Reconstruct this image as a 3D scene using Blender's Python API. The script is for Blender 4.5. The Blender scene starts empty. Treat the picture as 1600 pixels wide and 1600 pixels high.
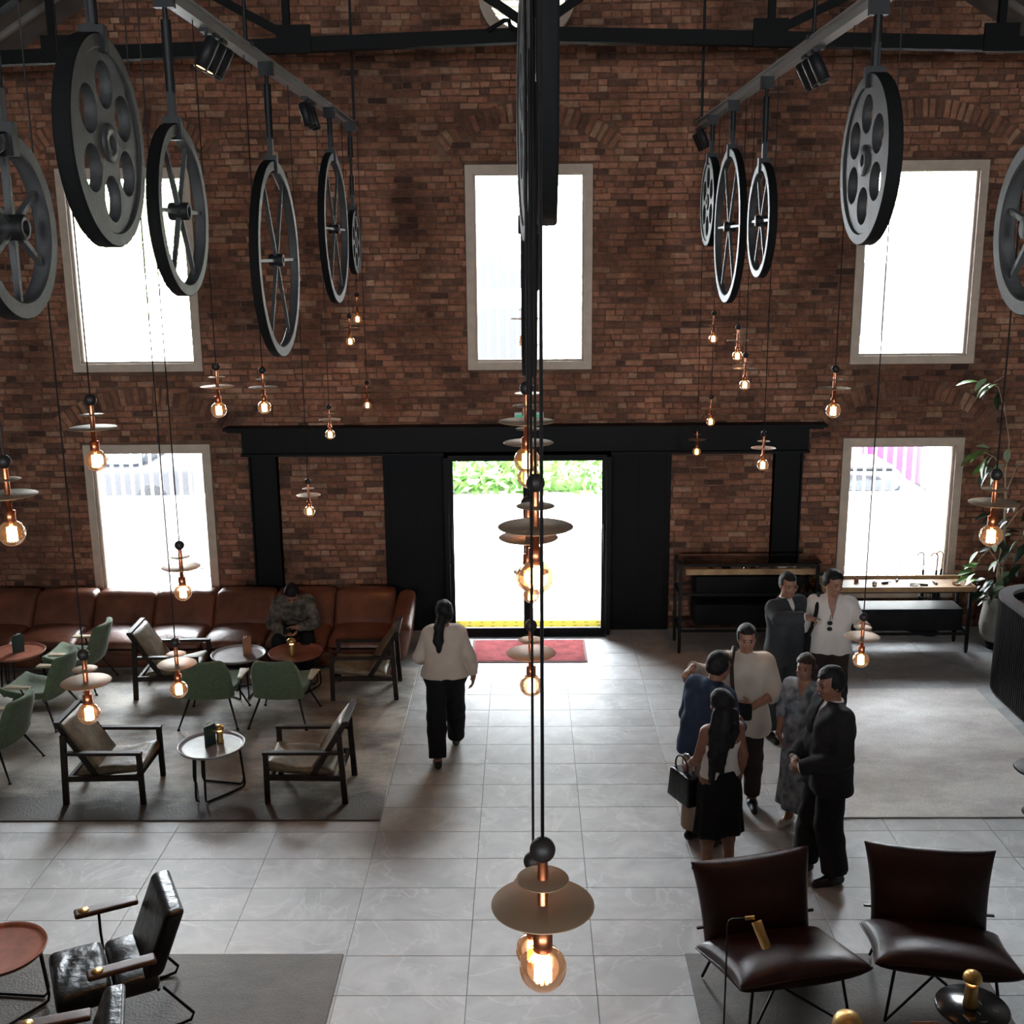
import bpy, bmesh, math, random
import numpy as np
from mathutils import Vector, Matrix
try:
    import openvdb
except ImportError:
    import pyopenvdb as openvdb
PI = math.pi
R = math.radians
random.seed(7)
SC = bpy.context.scene
COL = SC.collection

# ------------------------------------------------------------------ camera
EYE = 4.8
F_PX, PITCH, ROLL, YAW = 1767.7, 0.228852, -0.0092529, 0.0138258

def cam_axes():
    cy, sy = math.cos(YAW), math.sin(YAW)
    cp, sp = math.cos(PITCH), math.sin(PITCH)
    fw = Vector((-sy * cp, cy * cp, -sp))
    rt = Vector((cy, sy, 0))
    up = rt.cross(fw)
    r2 = rt * math.cos(ROLL) + up * math.sin(ROLL)
    u2 = -rt * math.sin(ROLL) + up * math.cos(ROLL)
    return r2, u2, fw

_r, _u, _f = cam_axes()
cam_data = bpy.data.cameras.new('camera')
cam_data.sensor_width = 36
cam_data.lens = F_PX / 1600 * 36
cam_data.clip_end = 300
camera = bpy.data.objects.new('camera', cam_data)
COL.objects.link(camera)
camera.matrix_world = Matrix(((_r.x, _u.x, -_f.x, 0), (_r.y, _u.y, -_f.y, 0), (_r.z, _u.z, -_f.z, EYE), (0, 0, 0, 1)))
SC.camera = camera

def ray(x, y):
    return _f + _r * ((x - 800) / F_PX) - _u * ((y - 800) / F_PX)

def at(x, y, Y):            # surveyed point on the plane at depth Y
    d = ray(x, y)
    return d * (Y / d.y) + Vector((0, 0, EYE))

def atX(x, y, X):
    d = ray(x, y)
    return d * (X / d.x) + Vector((0, 0, EYE))

# ------------------------------------------------------------------ world, exposure
SKY = 59.0
world = bpy.data.worlds.new('overcast')
SC.world = world
world.use_nodes = True
bg = world.node_tree.nodes['Background']
bg.inputs[0].default_value = (0.90, 0.97, 1.03, 1)
bg.inputs[1].default_value = SKY
vs = SC.view_settings
vs.view_transform = 'Standard'
vs.look = 'None'
vs.exposure = 0.0
vs.gamma = 1.0
vs.use_curve_mapping = False
SC.cycles.max_bounces = 8
SC.cycles.diffuse_bounces = 5
SC.cycles.glossy_bounces = 4
SC.cycles.transparent_max_bounces = 12
SC.cycles.transmission_bounces = 6
SC.cycles.caustics_reflective = False
SC.cycles.caustics_refractive = False
SC.cycles.sample_clamp_indirect = 6.0
SC.cycles.sample_clamp_direct = 0.0
SC.cycles.use_denoising = True

# ------------------------------------------------------------------ materials
MATS = {}

def srgb(r, g, b):
    def f(c):
        c /= 255
        return c / 12.92 if c <= .04045 else ((c + .055) / 1.055) ** 2.4
    return (f(r), f(g), f(b), 1)

def mat(name, col, rough=.6, metal=0., spec=.5, var=0., vscale=6., bump=0., bscale=40., col2=None, coat=0., sheen=0., emit=None, estr=0.):
    if name in MATS:
        return MATS[name]
    m = bpy.data.materials.new(name)
    m.use_nodes = True
    nt = m.node_tree
    b = nt.nodes['Principled BSDF']
    c = col if len(col) == 4 else (*col, 1)
    b.inputs['Base Color'].default_value = c
    b.inputs['Roughness'].default_value = rough
    b.inputs['Metallic'].default_value = metal
    b.inputs['Specular IOR Level'].default_value = spec
    b.inputs['Coat Weight'].default_value = coat
    b.inputs['Sheen Weight'].default_value = sheen
    if emit:
        b.inputs['Emission Color'].default_value = (*emit, 1)
        b.inputs['Emission Strength'].default_value = estr
    if var > 0 or col2 or bump > 0:
        tc = nt.nodes.new('ShaderNodeNewGeometry')
    if var > 0 or col2:
        n = nt.nodes.new('ShaderNodeTexNoise')
        n.inputs['Scale'].default_value = vscale
        n.inputs['Detail'].default_value = 6
        nt.links.new(tc.outputs['Position'], n.inputs['Vector'])
        rmp = nt.nodes.new('ShaderNodeValToRGB')
        c2 = (*col2[:3], 1) if col2 else tuple(min(1, x * (1 + var)) for x in c[:3]) + (1,)
        c1 = c if col2 else tuple(x * (1 - var) for x in c[:3]) + (1,)
        rmp.color_ramp.elements[0].position = .36
        rmp.color_ramp.elements[1].position = .64
        rmp.color_ramp.elements[0].color = c1
        rmp.color_ramp.elements[1].color = c2
        nt.links.new(n.outputs['Fac'], rmp.inputs['Fac'])
        nt.links.new(rmp.outputs['Color'], b.inputs['Base Color'])
    if bump > 0:
        n2 = nt.nodes.new('ShaderNodeTexNoise')
        n2.inputs['Scale'].default_value = bscale
        n2.inputs['Detail'].default_value = 5
        nt.links.new(tc.outputs['Position'], n2.inputs['Vector'])
        bp = nt.nodes.new('ShaderNodeBump')
        bp.inputs['Strength'].default_value = bump
        bp.inputs['Distance'].default_value = .02
        nt.links.new(n2.outputs['Fac'], bp.inputs['Height'])
        nt.links.new(bp.outputs['Normal'], b.inputs['Normal'])
    MATS[name] = m
    return m

def brick_mat():
    m = bpy.data.materials.new('old_brick')
    m.use_nodes = True
    nt = m.node_tree
    b = nt.nodes['Principled BSDF']
    at_ = nt.nodes.new('ShaderNodeAttribute')
    at_.attribute_name = 'tint'
    rmp = nt.nodes.new('ShaderNodeValToRGB')
    e = rmp.color_ramp.elements
    cols = [(.0, (.10, .052, .038)), (.12, (.17, .081, .053)), (.35, (.25, .11, .068)), (.6, (.30, .129, .077)), (.82, (.325, .152, .092)), (1., (.37, .21, .135))]
    e[0].position, e[0].color = cols[0][0], (*cols[0][1], 1)
    e[1].position, e[1].color = cols[-1][0], (*cols[-1][1], 1)
    for p, c in cols[1:-1]:
        x = e.new(p)
        x.color = (*c, 1)
    nt.links.new(at_.outputs['Fac'], rmp.inputs['Fac'])
    g = nt.nodes.new('ShaderNodeNewGeometry')
    n = nt.nodes.new('ShaderNodeTexNoise')
    n.inputs['Scale'].default_value = 14
    n.inputs['Detail'].default_value = 8
    n.inputs['Roughness'].default_value = .7
    nt.links.new(g.outputs['Position'], n.inputs['Vector'])
    n3 = nt.nodes.new('ShaderNodeTexNoise')       # soot and old paint, metre-sized
    n3.inputs['Scale'].default_value = 1.1
    n3.inputs['Detail'].default_value = 5
    nt.links.new(g.outputs['Position'], n3.inputs['Vector'])
    mr3 = nt.nodes.new('ShaderNodeMapRange')
    mr3.inputs['From Min'].default_value = .35
    mr3.inputs['From Max'].default_value = .65
    mr3.inputs['To Min'].default_value = .55
    mr3.inputs['To Max'].default_value = 1.35
    nt.links.new(n3.outputs['Fac'], mr3.inputs['Value'])
    mr = nt.nodes.new('ShaderNodeMapRange')
    mr.inputs['From Min'].default_value = .3
    mr.inputs['From Max'].default_value = .7
    mr.inputs['To Min'].default_value = .6
    mr.inputs['To Max'].default_value = 1.35
    nt.links.new(n.outputs['Fac'], mr.inputs['Value'])
    mu = nt.nodes.new('ShaderNodeMath')
    mu.operation = 'MULTIPLY'
    nt.links.new(mr.outputs[0], mu.inputs[0])
    nt.links.new(mr3.outputs[0], mu.inputs[1])
    vm = nt.nodes.new('ShaderNodeVectorMath')
    vm.operation = 'SCALE'
    nt.links.new(rmp.outputs['Color'], vm.inputs[0])
    nt.links.new(mu.outputs[0], vm.inputs['Scale'])
    nt.links.new(vm.outputs[0], b.inputs['Base Color'])
    b.inputs['Roughness'].default_value = .9
    b.inputs['Specular IOR Level'].default_value = .2
    bp = nt.nodes.new('ShaderNodeBump')
    bp.inputs['Strength'].default_value = .6
    bp.inputs['Distance'].default_value = .012
    n2 = nt.nodes.new('ShaderNodeTexNoise')
    n2.inputs['Scale'].default_value = 45
    n2.inputs['Detail'].default_value = 6
    nt.links.new(g.outputs['Position'], n2.inputs['Vector'])
    nt.links.new(n2.outputs['Fac'], bp.inputs['Height'])
    nt.links.new(bp.outputs['Normal'], b.inputs['Normal'])
    return m

def tile_mat():
    m = bpy.data.materials.new('grey_stone_tile')
    m.use_nodes = True
    nt = m.node_tree
    b = nt.nodes['Principled BSDF']
    g = nt.nodes.new('ShaderNodeNewGeometry')
    oi = nt.nodes.new('ShaderNodeObjectInfo')
    wn = nt.nodes.new('ShaderNodeVectorMath')     # shifts the veins tile by tile
    wn.operation = 'ADD'
    cmb = nt.nodes.new('ShaderNodeCombineXYZ')
    mm = nt.nodes.new('ShaderNodeMath')
    mm.operation = 'MULTIPLY'
    mm.inputs[1].default_value = 37.
    nt.links.new(oi.outputs['Random'], mm.inputs[0])
    nt.links.new(mm.outputs[0], cmb.inputs['Z'])
    nt.links.new(g.outputs['Position'], wn.inputs[0])
    nt.links.new(cmb.outputs[0], wn.inputs[1])
    n = nt.nodes.new('ShaderNodeTexNoise')
    n.inputs['Scale'].default_value = 2.2
    n.inputs['Detail'].default_value = 8
    n.inputs['Roughness'].default_value = .6
    n.inputs['Distortion'].default_value = .8
    nt.links.new(wn.outputs[0], n.inputs['Vector'])
    r1 = nt.nodes.new('ShaderNodeValToRGB')
    r1.color_ramp.elements[0].position = .36
    r1.color_ramp.elements[1].position = .64
    r1.color_ramp.elements[0].color = (.40, .41, .415, 1)
    r1.color_ramp.elements[1].color = (.57, .58, .58, 1)
    nt.links.new(n.outputs['Fac'], r1.inputs['Fac'])
    v = nt.nodes.new('ShaderNodeTexNoise')        # thin pale veins
    v.inputs['Scale'].default_value = 1.3
    v.inputs['Detail'].default_value = 4
    v.inputs['Distortion'].default_value = 1.6
    nt.links.new(wn.outputs[0], v.inputs['Vector'])
    r2 = nt.nodes.new('ShaderNodeValToRGB')
    e = r2.color_ramp.elements
    e[0].position, e[0].color = .485, (0, 0, 0, 1)
    e[1].position, e[1].color = .515, (0, 0, 0, 1)
    x = e.new(.5)
    x.color = (.42, .42, .42, 1)
    nt.links.new(v.outputs['Fac'], r2.inputs['Fac'])
    mx = nt.nodes.new('ShaderNodeMix')
    mx.data_type = 'RGBA'
    mx.inputs['B'].default_value = (.72, .72, .71, 1)
    nt.links.new(r2.outputs['Color'], mx.inputs['Factor'])
    nt.links.new(r1.outputs['Color'], mx.inputs['A'])
    nt.links.new(mx.outputs['Result'], b.inputs['Base Color'])
    rr = nt.nodes.new('ShaderNodeMapRange')
    rr.inputs['To Min'].default_value = .47
    rr.inputs['To Max'].default_value = .62
    nt.links.new(n.outputs['Fac'], rr.inputs['Value'])
    nt.links.new(rr.outputs[0], b.inputs['Roughness'])
    b.inputs['Specular IOR Level'].default_value = .7
    return m

def rug_mat(name, pale, dark, ystart=None, yend=None, stain=.5, rough=.6, spec=.5):
    m = bpy.data.materials.new(name)
    m.use_nodes = True
    nt = m.node_tree
    b = nt.nodes['Principled BSDF']
    g = nt.nodes.new('ShaderNodeNewGeometry')
    mp = nt.nodes.new('ShaderNodeMapping')
    mp.inputs['Scale'].default_value = (.8, 1.3, 1)
    nt.links.new(g.outputs['Position'], mp.inputs['Vector'])
    n = nt.nodes.new('ShaderNodeTexNoise')
    n.inputs['Scale'].default_value = 1.5
    n.inputs['Detail'].default_value = 10
    n.inputs['Roughness'].default_value = .62
    nt.links.new(mp.outputs[0], n.inputs['Vector'])
    n2 = nt.nodes.new('ShaderNodeTexNoise')
    n2.inputs['Scale'].default_value = 60
    n2.inputs['Detail'].default_value = 3
    nt.links.new(g.outputs['Position'], n2.inputs['Vector'])
    fac = n.outputs['Fac']
    if ystart is not None:                        # darker band, fading back from the front edge
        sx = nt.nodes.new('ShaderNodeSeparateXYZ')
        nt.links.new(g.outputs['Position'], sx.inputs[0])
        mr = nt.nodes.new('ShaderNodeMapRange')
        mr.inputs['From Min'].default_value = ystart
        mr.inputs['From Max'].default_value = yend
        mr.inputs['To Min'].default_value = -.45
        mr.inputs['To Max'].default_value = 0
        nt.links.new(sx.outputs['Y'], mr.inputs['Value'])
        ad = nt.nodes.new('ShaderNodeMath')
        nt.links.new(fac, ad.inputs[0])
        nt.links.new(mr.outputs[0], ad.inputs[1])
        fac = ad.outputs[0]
    r1 = nt.nodes.new('ShaderNodeValToRGB')
    r1.color_ramp.elements[0].position = .5 - stain * .35
    r1.color_ramp.elements[1].position = .5 + stain * .2
    r1.color_ramp.elements[0].color = (*dark, 1)
    r1.color_ramp.elements[1].color = (*pale, 1)
    nt.links.new(fac, r1.inputs['Fac'])
    mr2 = nt.nodes.new('ShaderNodeMapRange')
    mr2.inputs['To Min'].default_value = .7
    mr2.inputs['To Max'].default_value = 1.3
    nt.links.new(n2.outputs['Fac'], mr2.inputs['Value'])
    vm = nt.nodes.new('ShaderNodeVectorMath')
    vm.operation = 'SCALE'
    nt.links.new(r1.outputs['Color'], vm.inputs[0])
    nt.links.new(mr2.outputs[0], vm.inputs['Scale'])
    nt.links.new(vm.outputs[0], b.inputs['Base Color'])
    b.inputs['Roughness'].default_value = rough
    b.inputs['Specular IOR Level'].default_value = spec
    bp = nt.nodes.new('ShaderNodeBump')
    bp.inputs['Strength'].default_value = .5
    bp.inputs['Distance'].default_value = .01
    nt.links.new(n2.outputs['Fac'], bp.inputs['Height'])
    nt.links.new(bp.outputs['Normal'], b.inputs['Normal'])
    return m

def pane_mat(name, tint=(1, 1, 1), refl=1.0):
    m = bpy.data.materials.new(name)
    m.use_nodes = True
    nt = m.node_tree
    nt.nodes.remove(nt.nodes['Principled BSDF'])
    out = nt.nodes['Material Output']
    t = nt.nodes.new('ShaderNodeBsdfTransparent')
    t.inputs[0].default_value = (*tint, 1)
    gl = nt.nodes.new('ShaderNodeBsdfGlossy')
    gl.inputs['Roughness'].default_value = .02
    fr = nt.nodes.new('ShaderNodeFresnel')
    fr.inputs['IOR'].default_value = 1.45
    mu = nt.nodes.new('ShaderNodeMath')
    mu.operation = 'MULTIPLY'
    mu.inputs[1].default_value = refl
    nt.links.new(fr.outputs[0], mu.inputs[0])
    mx = nt.nodes.new('ShaderNodeMixShader')
    nt.links.new(mu.outputs[0], mx.inputs[0])
    nt.links.new(t.outputs[0], mx.inputs[1])
    nt.links.new(gl.outputs[0], mx.inputs[2])
    nt.links.new(mx.outputs[0], out.inputs[0])
    return m

M = dict(
    brick=brick_mat(), tile=tile_mat(),
    mortar=mat('mortar', (.15, .085, .058), .95, spec=.1, var=.3, vscale=5),
    grout=mat('grout', (.09, .09, .09), .9),
    frame=mat('window_paint', (.54, .43, .335), .6, var=.08, vscale=9),
    pane=pane_mat('window_pane'),
    portal=mat('portal_steel', (.0045, .0045, .005), .6, spec=.18),
    black=mat('black_steel', (.010, .010, .011), .5, spec=.25, var=.2, vscale=5),
    blackmatte=mat('black_matte', (.006, .006, .007), .75, spec=.2),
    truss=mat('truss_black', (.006, .006, .006), .7, spec=.2),
    wheel=mat('cast_iron_paint', (.045, .045, .045), .5, spec=.26, var=.15, vscale=8, bump=.12, bscale=60),
    wheeledge=mat('cast_iron_edge', (.006, .006, .006), .8, spec=.12),
    rail=mat('rail_grey', (.2, .19, .18), .45, spec=.5),
    ceiling=mat('ceiling_board', (.17, .165, .155), .85, var=.2, vscale=2.5),
    batten=mat('ceiling_batten', (.38, .36, .33), .7),
    plaster=mat('wall_plaster', (.22, .2, .18), .9),
    copper=mat('copper', (.58, .2, .095), .33, metal=1.),
    disc=mat('disc_bronze', (.30, .195, .125), .48, metal=.6),
    ball=mat('dark_ball', (.012, .009, .008), .5, spec=.3),
    cord=mat('black_cord', (.012, .008, .008), .7),
    leather=mat('brown_leather', (.17, .058, .032), .34, spec=.55, var=.25, vscale=4, bump=.25, bscale=18),
    redleather=mat('oxblood_leather', (.028, .007, .007), .38, spec=.38, var=.25, vscale=6, bump=.12, bscale=25),
    blackleather=mat('black_leather', (.006, .006, .007), .33, spec=.45, bump=.35, bscale=16),
    khaki=mat('khaki_leather', (.17, .122, .07), .5, var=.35, vscale=7, bump=.5, bscale=12),
    darkwood=mat('dark_wood', (.02, .012, .008), .58, spec=.3, var=.35, vscale=12),
    darkwood2=mat('walnut', (.085, .04, .026), .45, var=.3, vscale=12),
    midwood=mat('mid_wood', (.2, .085, .05), .4, var=.3, vscale=10),
    palewood=mat('pale_wood', (.5, .4, .27), .5, var=.15, vscale=10),
    oak=mat('oak_tray', (.42, .25, .12), .45, var=.2, vscale=8),
    green=mat('green_wool', (.125, .165, .098), .95, spec=.1, sheen=.25, var=.12, vscale=30, bump=.2, bscale=120),
    tray=mat('grey_tray', (.3, .27, .27), .33, spec=.6, var=.12, vscale=9),
    trayred=mat('terracotta_tray', (.33, .12, .075), .35, var=.2, vscale=9),
    chrome=mat('chrome', (.7, .7, .7), .15, metal=1.),
    brass=mat('brass', (.6, .38, .14), .4, metal=1.),
    marble=mat('black_marble', (.008, .008, .008), .15, spec=.6),
    menu=mat('dark_green_card', (.02, .05, .045), .5),
    tan=mat('tan_card', (.45, .22, .13), .6),
    paper=mat('paper', (.7, .68, .62), .8),
    redmat=mat('red_door_mat', (.29, .055, .06), .95, spec=.1, var=.25, vscale=7, bump=.5, bscale=90),
    rubber=mat('mat_border', (.12, .03, .03), .8),
    concrete=mat('concrete', (.42, .4, .36), .85, var=.2, vscale=7, bump=.3, bscale=20),
    soil=mat('soil', (.05, .035, .025), .95),
    bark=mat('pale_bark', (.38, .3, .2), .8, var=.2),
    treeleaf=mat('tree_leaf', (.22, .30, .12), .5, var=.3, vscale=15),
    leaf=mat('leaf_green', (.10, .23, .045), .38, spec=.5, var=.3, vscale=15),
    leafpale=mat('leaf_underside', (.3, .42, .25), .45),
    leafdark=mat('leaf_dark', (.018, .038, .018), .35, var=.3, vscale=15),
    ground=mat('paving', (.62, .62, .6), .9),
    yellow=mat('yellow_strip', (.10, .078, .012), 1., spec=0.),
    white=mat('white_paint', (.78, .78, .78), .6),
    facade=mat('pale_render', (.75, .74, .72), .8),
    darkglass=mat('dark_glass', (.012, .014, .018), .08, spec=.5),
    blueglass=mat('blue_glass', (.022, .024, .055), .4, spec=.08),
    farglass=mat('far_glass', (.027, .027, .030), .4, spec=.08),
    magenta=mat('magenta_paint', (.055, .008, .055), .5, spec=.2),
    carpaint=mat('grey_car_paint', (.022, .022, .024), .6, spec=.12),
    louvre=mat('louvre_cream', (.7, .66, .55), .6),
    exitgreen=mat('exit_green', (.01, .3, .12), .4, emit=(.02, .55, .22), estr=.35),
    skin=mat('skin', (.30, .145, .095), .5, spec=.4, var=.08, vscale=20),
    skin2=mat('skin_tan', (.22, .095, .058), .5, spec=.4, var=.08, vscale=20),
    hair=mat('black_hair', (.007, .006, .006), .6, spec=.25, bump=.4, bscale=70),
    hairbrown=mat('brown_hair', (.03, .016, .011), .6, spec=.25, bump=.4, bscale=70),
    eye=mat('eye_dark', (.01, .008, .008), .2),
    lip=mat('lip', (.26, .085, .075), .45),
    shoe=mat('black_shoe', (.008, .008, .008), .3),
    cream=mat('cream_cotton', (.5, .42, .35), .9, spec=.15, var=.06),
    whitecloth=mat('white_cotton', (.66, .60, .56), .9, spec=.15),
    blackcloth=mat('black_cloth', (.008, .008, .009), .85, spec=.2),
    suit=mat('charcoal_suit', (.04, .043, .047), .85, spec=.2, var=.12, vscale=50),
    suitdark=mat('dark_suit', (.016, .016, .017), .85, spec=.2, var=.12, vscale=50),
    blueshirt=mat('blue_shirt', (.032, .048, .088), .9, spec=.15, var=.1),
    khakicloth=mat('khaki_cotton', (.3, .22, .16), .9, spec=.15, var=.1),
    browntrouser=mat('brown_trousers', (.03, .02, .018), .85, spec=.2),
    camo=mat('camouflage_cloth', (.05, .042, .034), .9, spec=.1, col2=(.17, .14, .115), vscale=14),
    floral=mat('floral_dress', (.10, .12, .15), .9, spec=.1, col2=(.36, .38, .40), vscale=13),
)
GLASSBULB = pane_mat('amber_bulb_glass', (1.0, .74, .56), .9)
def _glow(m, col, st):
    # the coated glass of a lit bulb glows faintly
    nt = m.node_tree
    out = nt.nodes['Material Output']
    prev = out.inputs[0].links[0].from_socket
    em = nt.nodes.new('ShaderNodeEmission')
    em.inputs[0].default_value = (*col, 1)
    em.inputs[1].default_value = st
    ad = nt.nodes.new('ShaderNodeAddShader')
    nt.links.new(prev, ad.inputs[0])
    nt.links.new(em.outputs[0], ad.inputs[1])
    nt.links.new(ad.outputs[0], out.inputs[0])
_glow(GLASSBULB, (1., .42, .13), .17)
GLASSBULB.cycles.emission_sampling = 'NONE'
M['filament'] = mat('filament', (1, .6, .25), .5, emit=(1., .55, .2), estr=38.)
M['filcore'] = mat('filament_support', (1, .75, .4), .4, emit=(1., .5, .16), estr=9.)
M['spotlit'] = mat('spot_lens_lit', (1, .7, .4), .4, emit=(1., .55, .2), estr=6.)
for _m in ('filament', 'filcore'):
    M[_m].cycles.emission_sampling = 'NONE'
M['lamplit'] = mat('lamp_glow', (1, .7, .35), .4, emit=(1., .6, .2), estr=5.)

# ------------------------------------------------------------------ mesh helpers
class MB:
    def __init__(s):
        s.V, s.F, s.MI, s.SM = [], [], [], []

    def add(s, verts, faces, mi=0, smooth=False, Mx=None):
        o = len(s.V)
        if Mx is not None:
            verts = [Mx @ Vector(v) for v in verts]
        s.V += [tuple(v) for v in verts]
        for f in faces:
            s.F.append(tuple(i + o for i in f))
            s.MI.append(mi)
            s.SM.append(smooth)
        return s

    def box(s, c, d, mi=0, Mx=None):
        x, y, z = c
        a, b, e = d[0] / 2, d[1] / 2, d[2] / 2
        v = [(x - a, y - b, z - e), (x + a, y - b, z - e), (x + a, y + b, z - e), (x - a, y + b, z - e),
             (x - a, y - b, z + e), (x + a, y - b, z + e), (x + a, y + b, z + e), (x - a, y + b, z + e)]
        f = [(3, 2, 1, 0), (4, 5, 6, 7), (0, 1, 5, 4), (1, 2, 6, 5), (2, 3, 7, 6), (3, 0, 4, 7)]
        return s.add(v, f, mi, False, Mx)

    def bar(s, p, q, w, h, mi=0, up=(0, 0, 1), taper=1.):
        p, q = Vector(p), Vector(q)
        d = (q - p).normalized()
        u = Vector(up)
        if abs(d.dot(u)) > .98:
            u = Vector((0, 1, 0))
        sd = d.cross(u).normalized() * (w / 2)
        u = sd.cross(d).normalized() * (h / 2)
        v = [p - sd - u, p + sd - u, p + sd + u, p - sd + u]
        v += [q + (x - p) * taper for x in v]
        f = [(3, 2, 1, 0), (4, 5, 6, 7), (0, 1, 5, 4), (1, 2, 6, 5), (2, 3, 7, 6), (3, 0, 4, 7)]
        return s.add(v, f, mi)

    def tube(s, pts, r, n=8, mi=0, closed=False, smooth=True):
        pts = [Vector(p) for p in pts]
        k = len(pts)
        rs = r if isinstance(r, (list, tuple)) else [r] * k
        V, Fc = [], []
        prev = None
        for i, p in enumerate(pts):
            if closed:
                t = pts[(i + 1) % k] - pts[i - 1]
            else:
                t = pts[min(i + 1, k - 1)] - pts[max(i - 1, 0)]
            t.normalize()
            if prev is None:
                a = Vector((0, 0, 1)) if abs(t.z) < .9 else Vector((1, 0, 0))
                a = (a - t * a.dot(t)).normalized()
            else:
                a = (prev - t * prev.dot(t)).normalized()
            prev = a
            b = t.cross(a)
            for j in range(n):
                th = 2 * PI * j / n
                V.append(p + (a * math.cos(th) + b * math.sin(th)) * rs[i])
        m = k if closed else k - 1
        for i in range(m):
            for j in range(n):
                i2 = (i + 1) % k
                Fc.append((i * n + j, i * n + (j + 1) % n, i2 * n + (j + 1) % n, i2 * n + j))
        s.add(V, Fc, mi, smooth)
        if not closed:
            s.add(V[:n], [tuple(range(n))[::-1]], mi)
            s.add(V[-n:], [tuple(range(n))], mi)
        return s

    def lathe(s, prof, n=24, mi=0, Mx=None, smooth=True, arc=2 * PI):
        V, Fc = [], []
        k = len(prof)
        full = abs(arc - 2 * PI) < 1e-6
        cols = n if full else n + 1
        for j in range(cols):
            th = arc * j / n
            for r, z in prof:
                V.append((r * math.cos(th), r * math.sin(th), z))
        for j in range(n):
            j2 = (j + 1) % cols
            for i in range(k - 1):
                a, b, c, d = j * k + i, j2 * k + i, j2 * k + i + 1, j * k + i + 1
                if prof[i][0] < 1e-6:
                    Fc.append((a, c, d))
                elif prof[i + 1][0] < 1e-6:
                    Fc.append((a, b, c))
                else:
                    Fc.append((a, b, c, d))
        return s.add(V, Fc, mi, smooth, Mx)

    def prism(s, poly, z0, z1, mi=0, Mx=None, smooth=False):
        n = len(poly)
        v = [(x, y, z0) for x, y in poly] + [(x, y, z1) for x, y in poly]
        f = [tuple(range(n))[::-1], tuple(range(n, 2 * n))]
        s.add(v, f, mi, False, Mx)
        return s.add(v, [(i, (i + 1) % n, (i + 1) % n + n, i + n) for i in range(n)], mi, smooth, Mx)

    def rbox(s, c, d, r, n=6, mi=0, Mx=None, deform=None):
        hx, hy, hz = d[0] / 2, d[1] / 2, d[2] / 2
        key, V, Fc = {}, [], []

        def vert(p):
            q = [max(-h + r, min(h - r, a * h)) for a, h in zip(p, (hx, hy, hz))]
            e = Vector([a * h - b for a, h, b in zip(p, (hx, hy, hz), q)])
            if e.length > 1e-9:
                e = e.normalized() * r
            w = Vector(q) + e
            if deform:
                w = Vector(deform(w, p))
            w += Vector(c)
            k = tuple(round(a, 5) for a in w)
            if k not in key:
                key[k] = len(V)
                V.append(w)
            return key[k]

        def grid(h):
            m = n
            return [-1 + 2 * i / m for i in range(m + 1)]

        def ease(h):
            # denser towards the rounded edges
            e = min(.49, r / (2 * h)) if h > 0 else .2
            g = [0, e * .3, e * .65, e] + [e + (1 - 2 * e) * i / n for i in range(1, n)] + [1 - e, 1 - e * .65, 1 - e * .3, 1]
            return [-1 + 2 * a for a in g]
        gx, gy, gz = ease(hx), ease(hy), ease(hz)
        for ax in range(3):
            ga, gb = [(gy, gz), (gx, gz), (gx, gy)][ax]
            for sg in (-1, 1):
                idx = []
                for a in ga:
                    row = []
                    for b in gb:
                        p = [(sg, a, b), (a, sg, b), (a, b, sg)][ax]
                        row.append(vert(p))
                    idx.append(row)
                flip = (sg == 1) ^ (ax == 1)
                for i in range(len(ga) - 1):
                    for j in range(len(gb) - 1):
                        f = (idx[i][j], idx[i + 1][j], idx[i + 1][j + 1], idx[i][j + 1])
                        f = tuple(dict.fromkeys(f))
                        if len(f) > 2:
                            Fc.append(f if flip else f[::-1])
        return s.add(V, Fc, mi, True, Mx)

    def pillow(s, w, d, h, Mx=None, n=14, mi=0, ear=.06, pw=2.6, q=.42, bend=None):
        V, Fc = [], []
        for side in (1, -1):
            o = len(V)
            for i in range(n + 1):
                for j in range(n + 1):
                    u, v = math.sin(PI / 2 * (-1 + 2 * i / n)), math.sin(PI / 2 * (-1 + 2 * j / n))
                    f = max(0., (1 - abs(u) ** pw) * (1 - abs(v) ** pw)) ** q
                    x = u * w / 2 * (1 - ear * (1 - v * v))
                    y = v * d / 2 * (1 - ear * (1 - u * u))
                    p = Vector((x, y, side * f * h / 2))
                    if bend:
                        p = Vector(bend(p))
                    V.append(p)
            for i in range(n):
                for j in range(n):
                    a = o + i * (n + 1) + j
                    f = (a, a + n + 1, a + n + 2, a + 1)
                    Fc.append(f if side > 0 else f[::-1])
        return s.add(V, Fc, mi, True, Mx)

    def build(s, name, mats, parent=None, kind=None):
        me = bpy.data.meshes.new(name)
        me.from_pydata(s.V, [], s.F)
        ml = mats if isinstance(mats, (list, tuple)) else [mats]
        for m in ml:
            me.materials.append(m)
        if len(ml) > 1:
            me.polygons.foreach_set('material_index', s.MI)
        me.polygons.foreach_set('use_smooth', s.SM)
        me.update()
        o = bpy.data.objects.new(name, me)
        COL.objects.link(o)
        if parent:
            o.parent = parent
        if kind:
            o['kind'] = kind
        return o

def tag(o, label, cat, group=None, kind=None):
    o['label'] = label
    o['category'] = cat
    if group:
        o['group'] = group
    if kind:
        o['kind'] = kind
    return o

def thing(name, label, cat, loc=(0, 0, 0), rotz=0., group=None):
    o = bpy.data.objects.new(name, None)
    o.empty_display_size = .1
    COL.objects.link(o)
    o.location = loc
    o.rotation_euler = (0, 0, rotz)
    return tag(o, label, cat, group)

def copy_tree(o, parent=None):
    c = o.copy()
    COL.objects.link(c)
    if parent:
        c.parent = parent
    for ch in list(o.children):
        copy_tree(ch, c)
    return c

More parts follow.
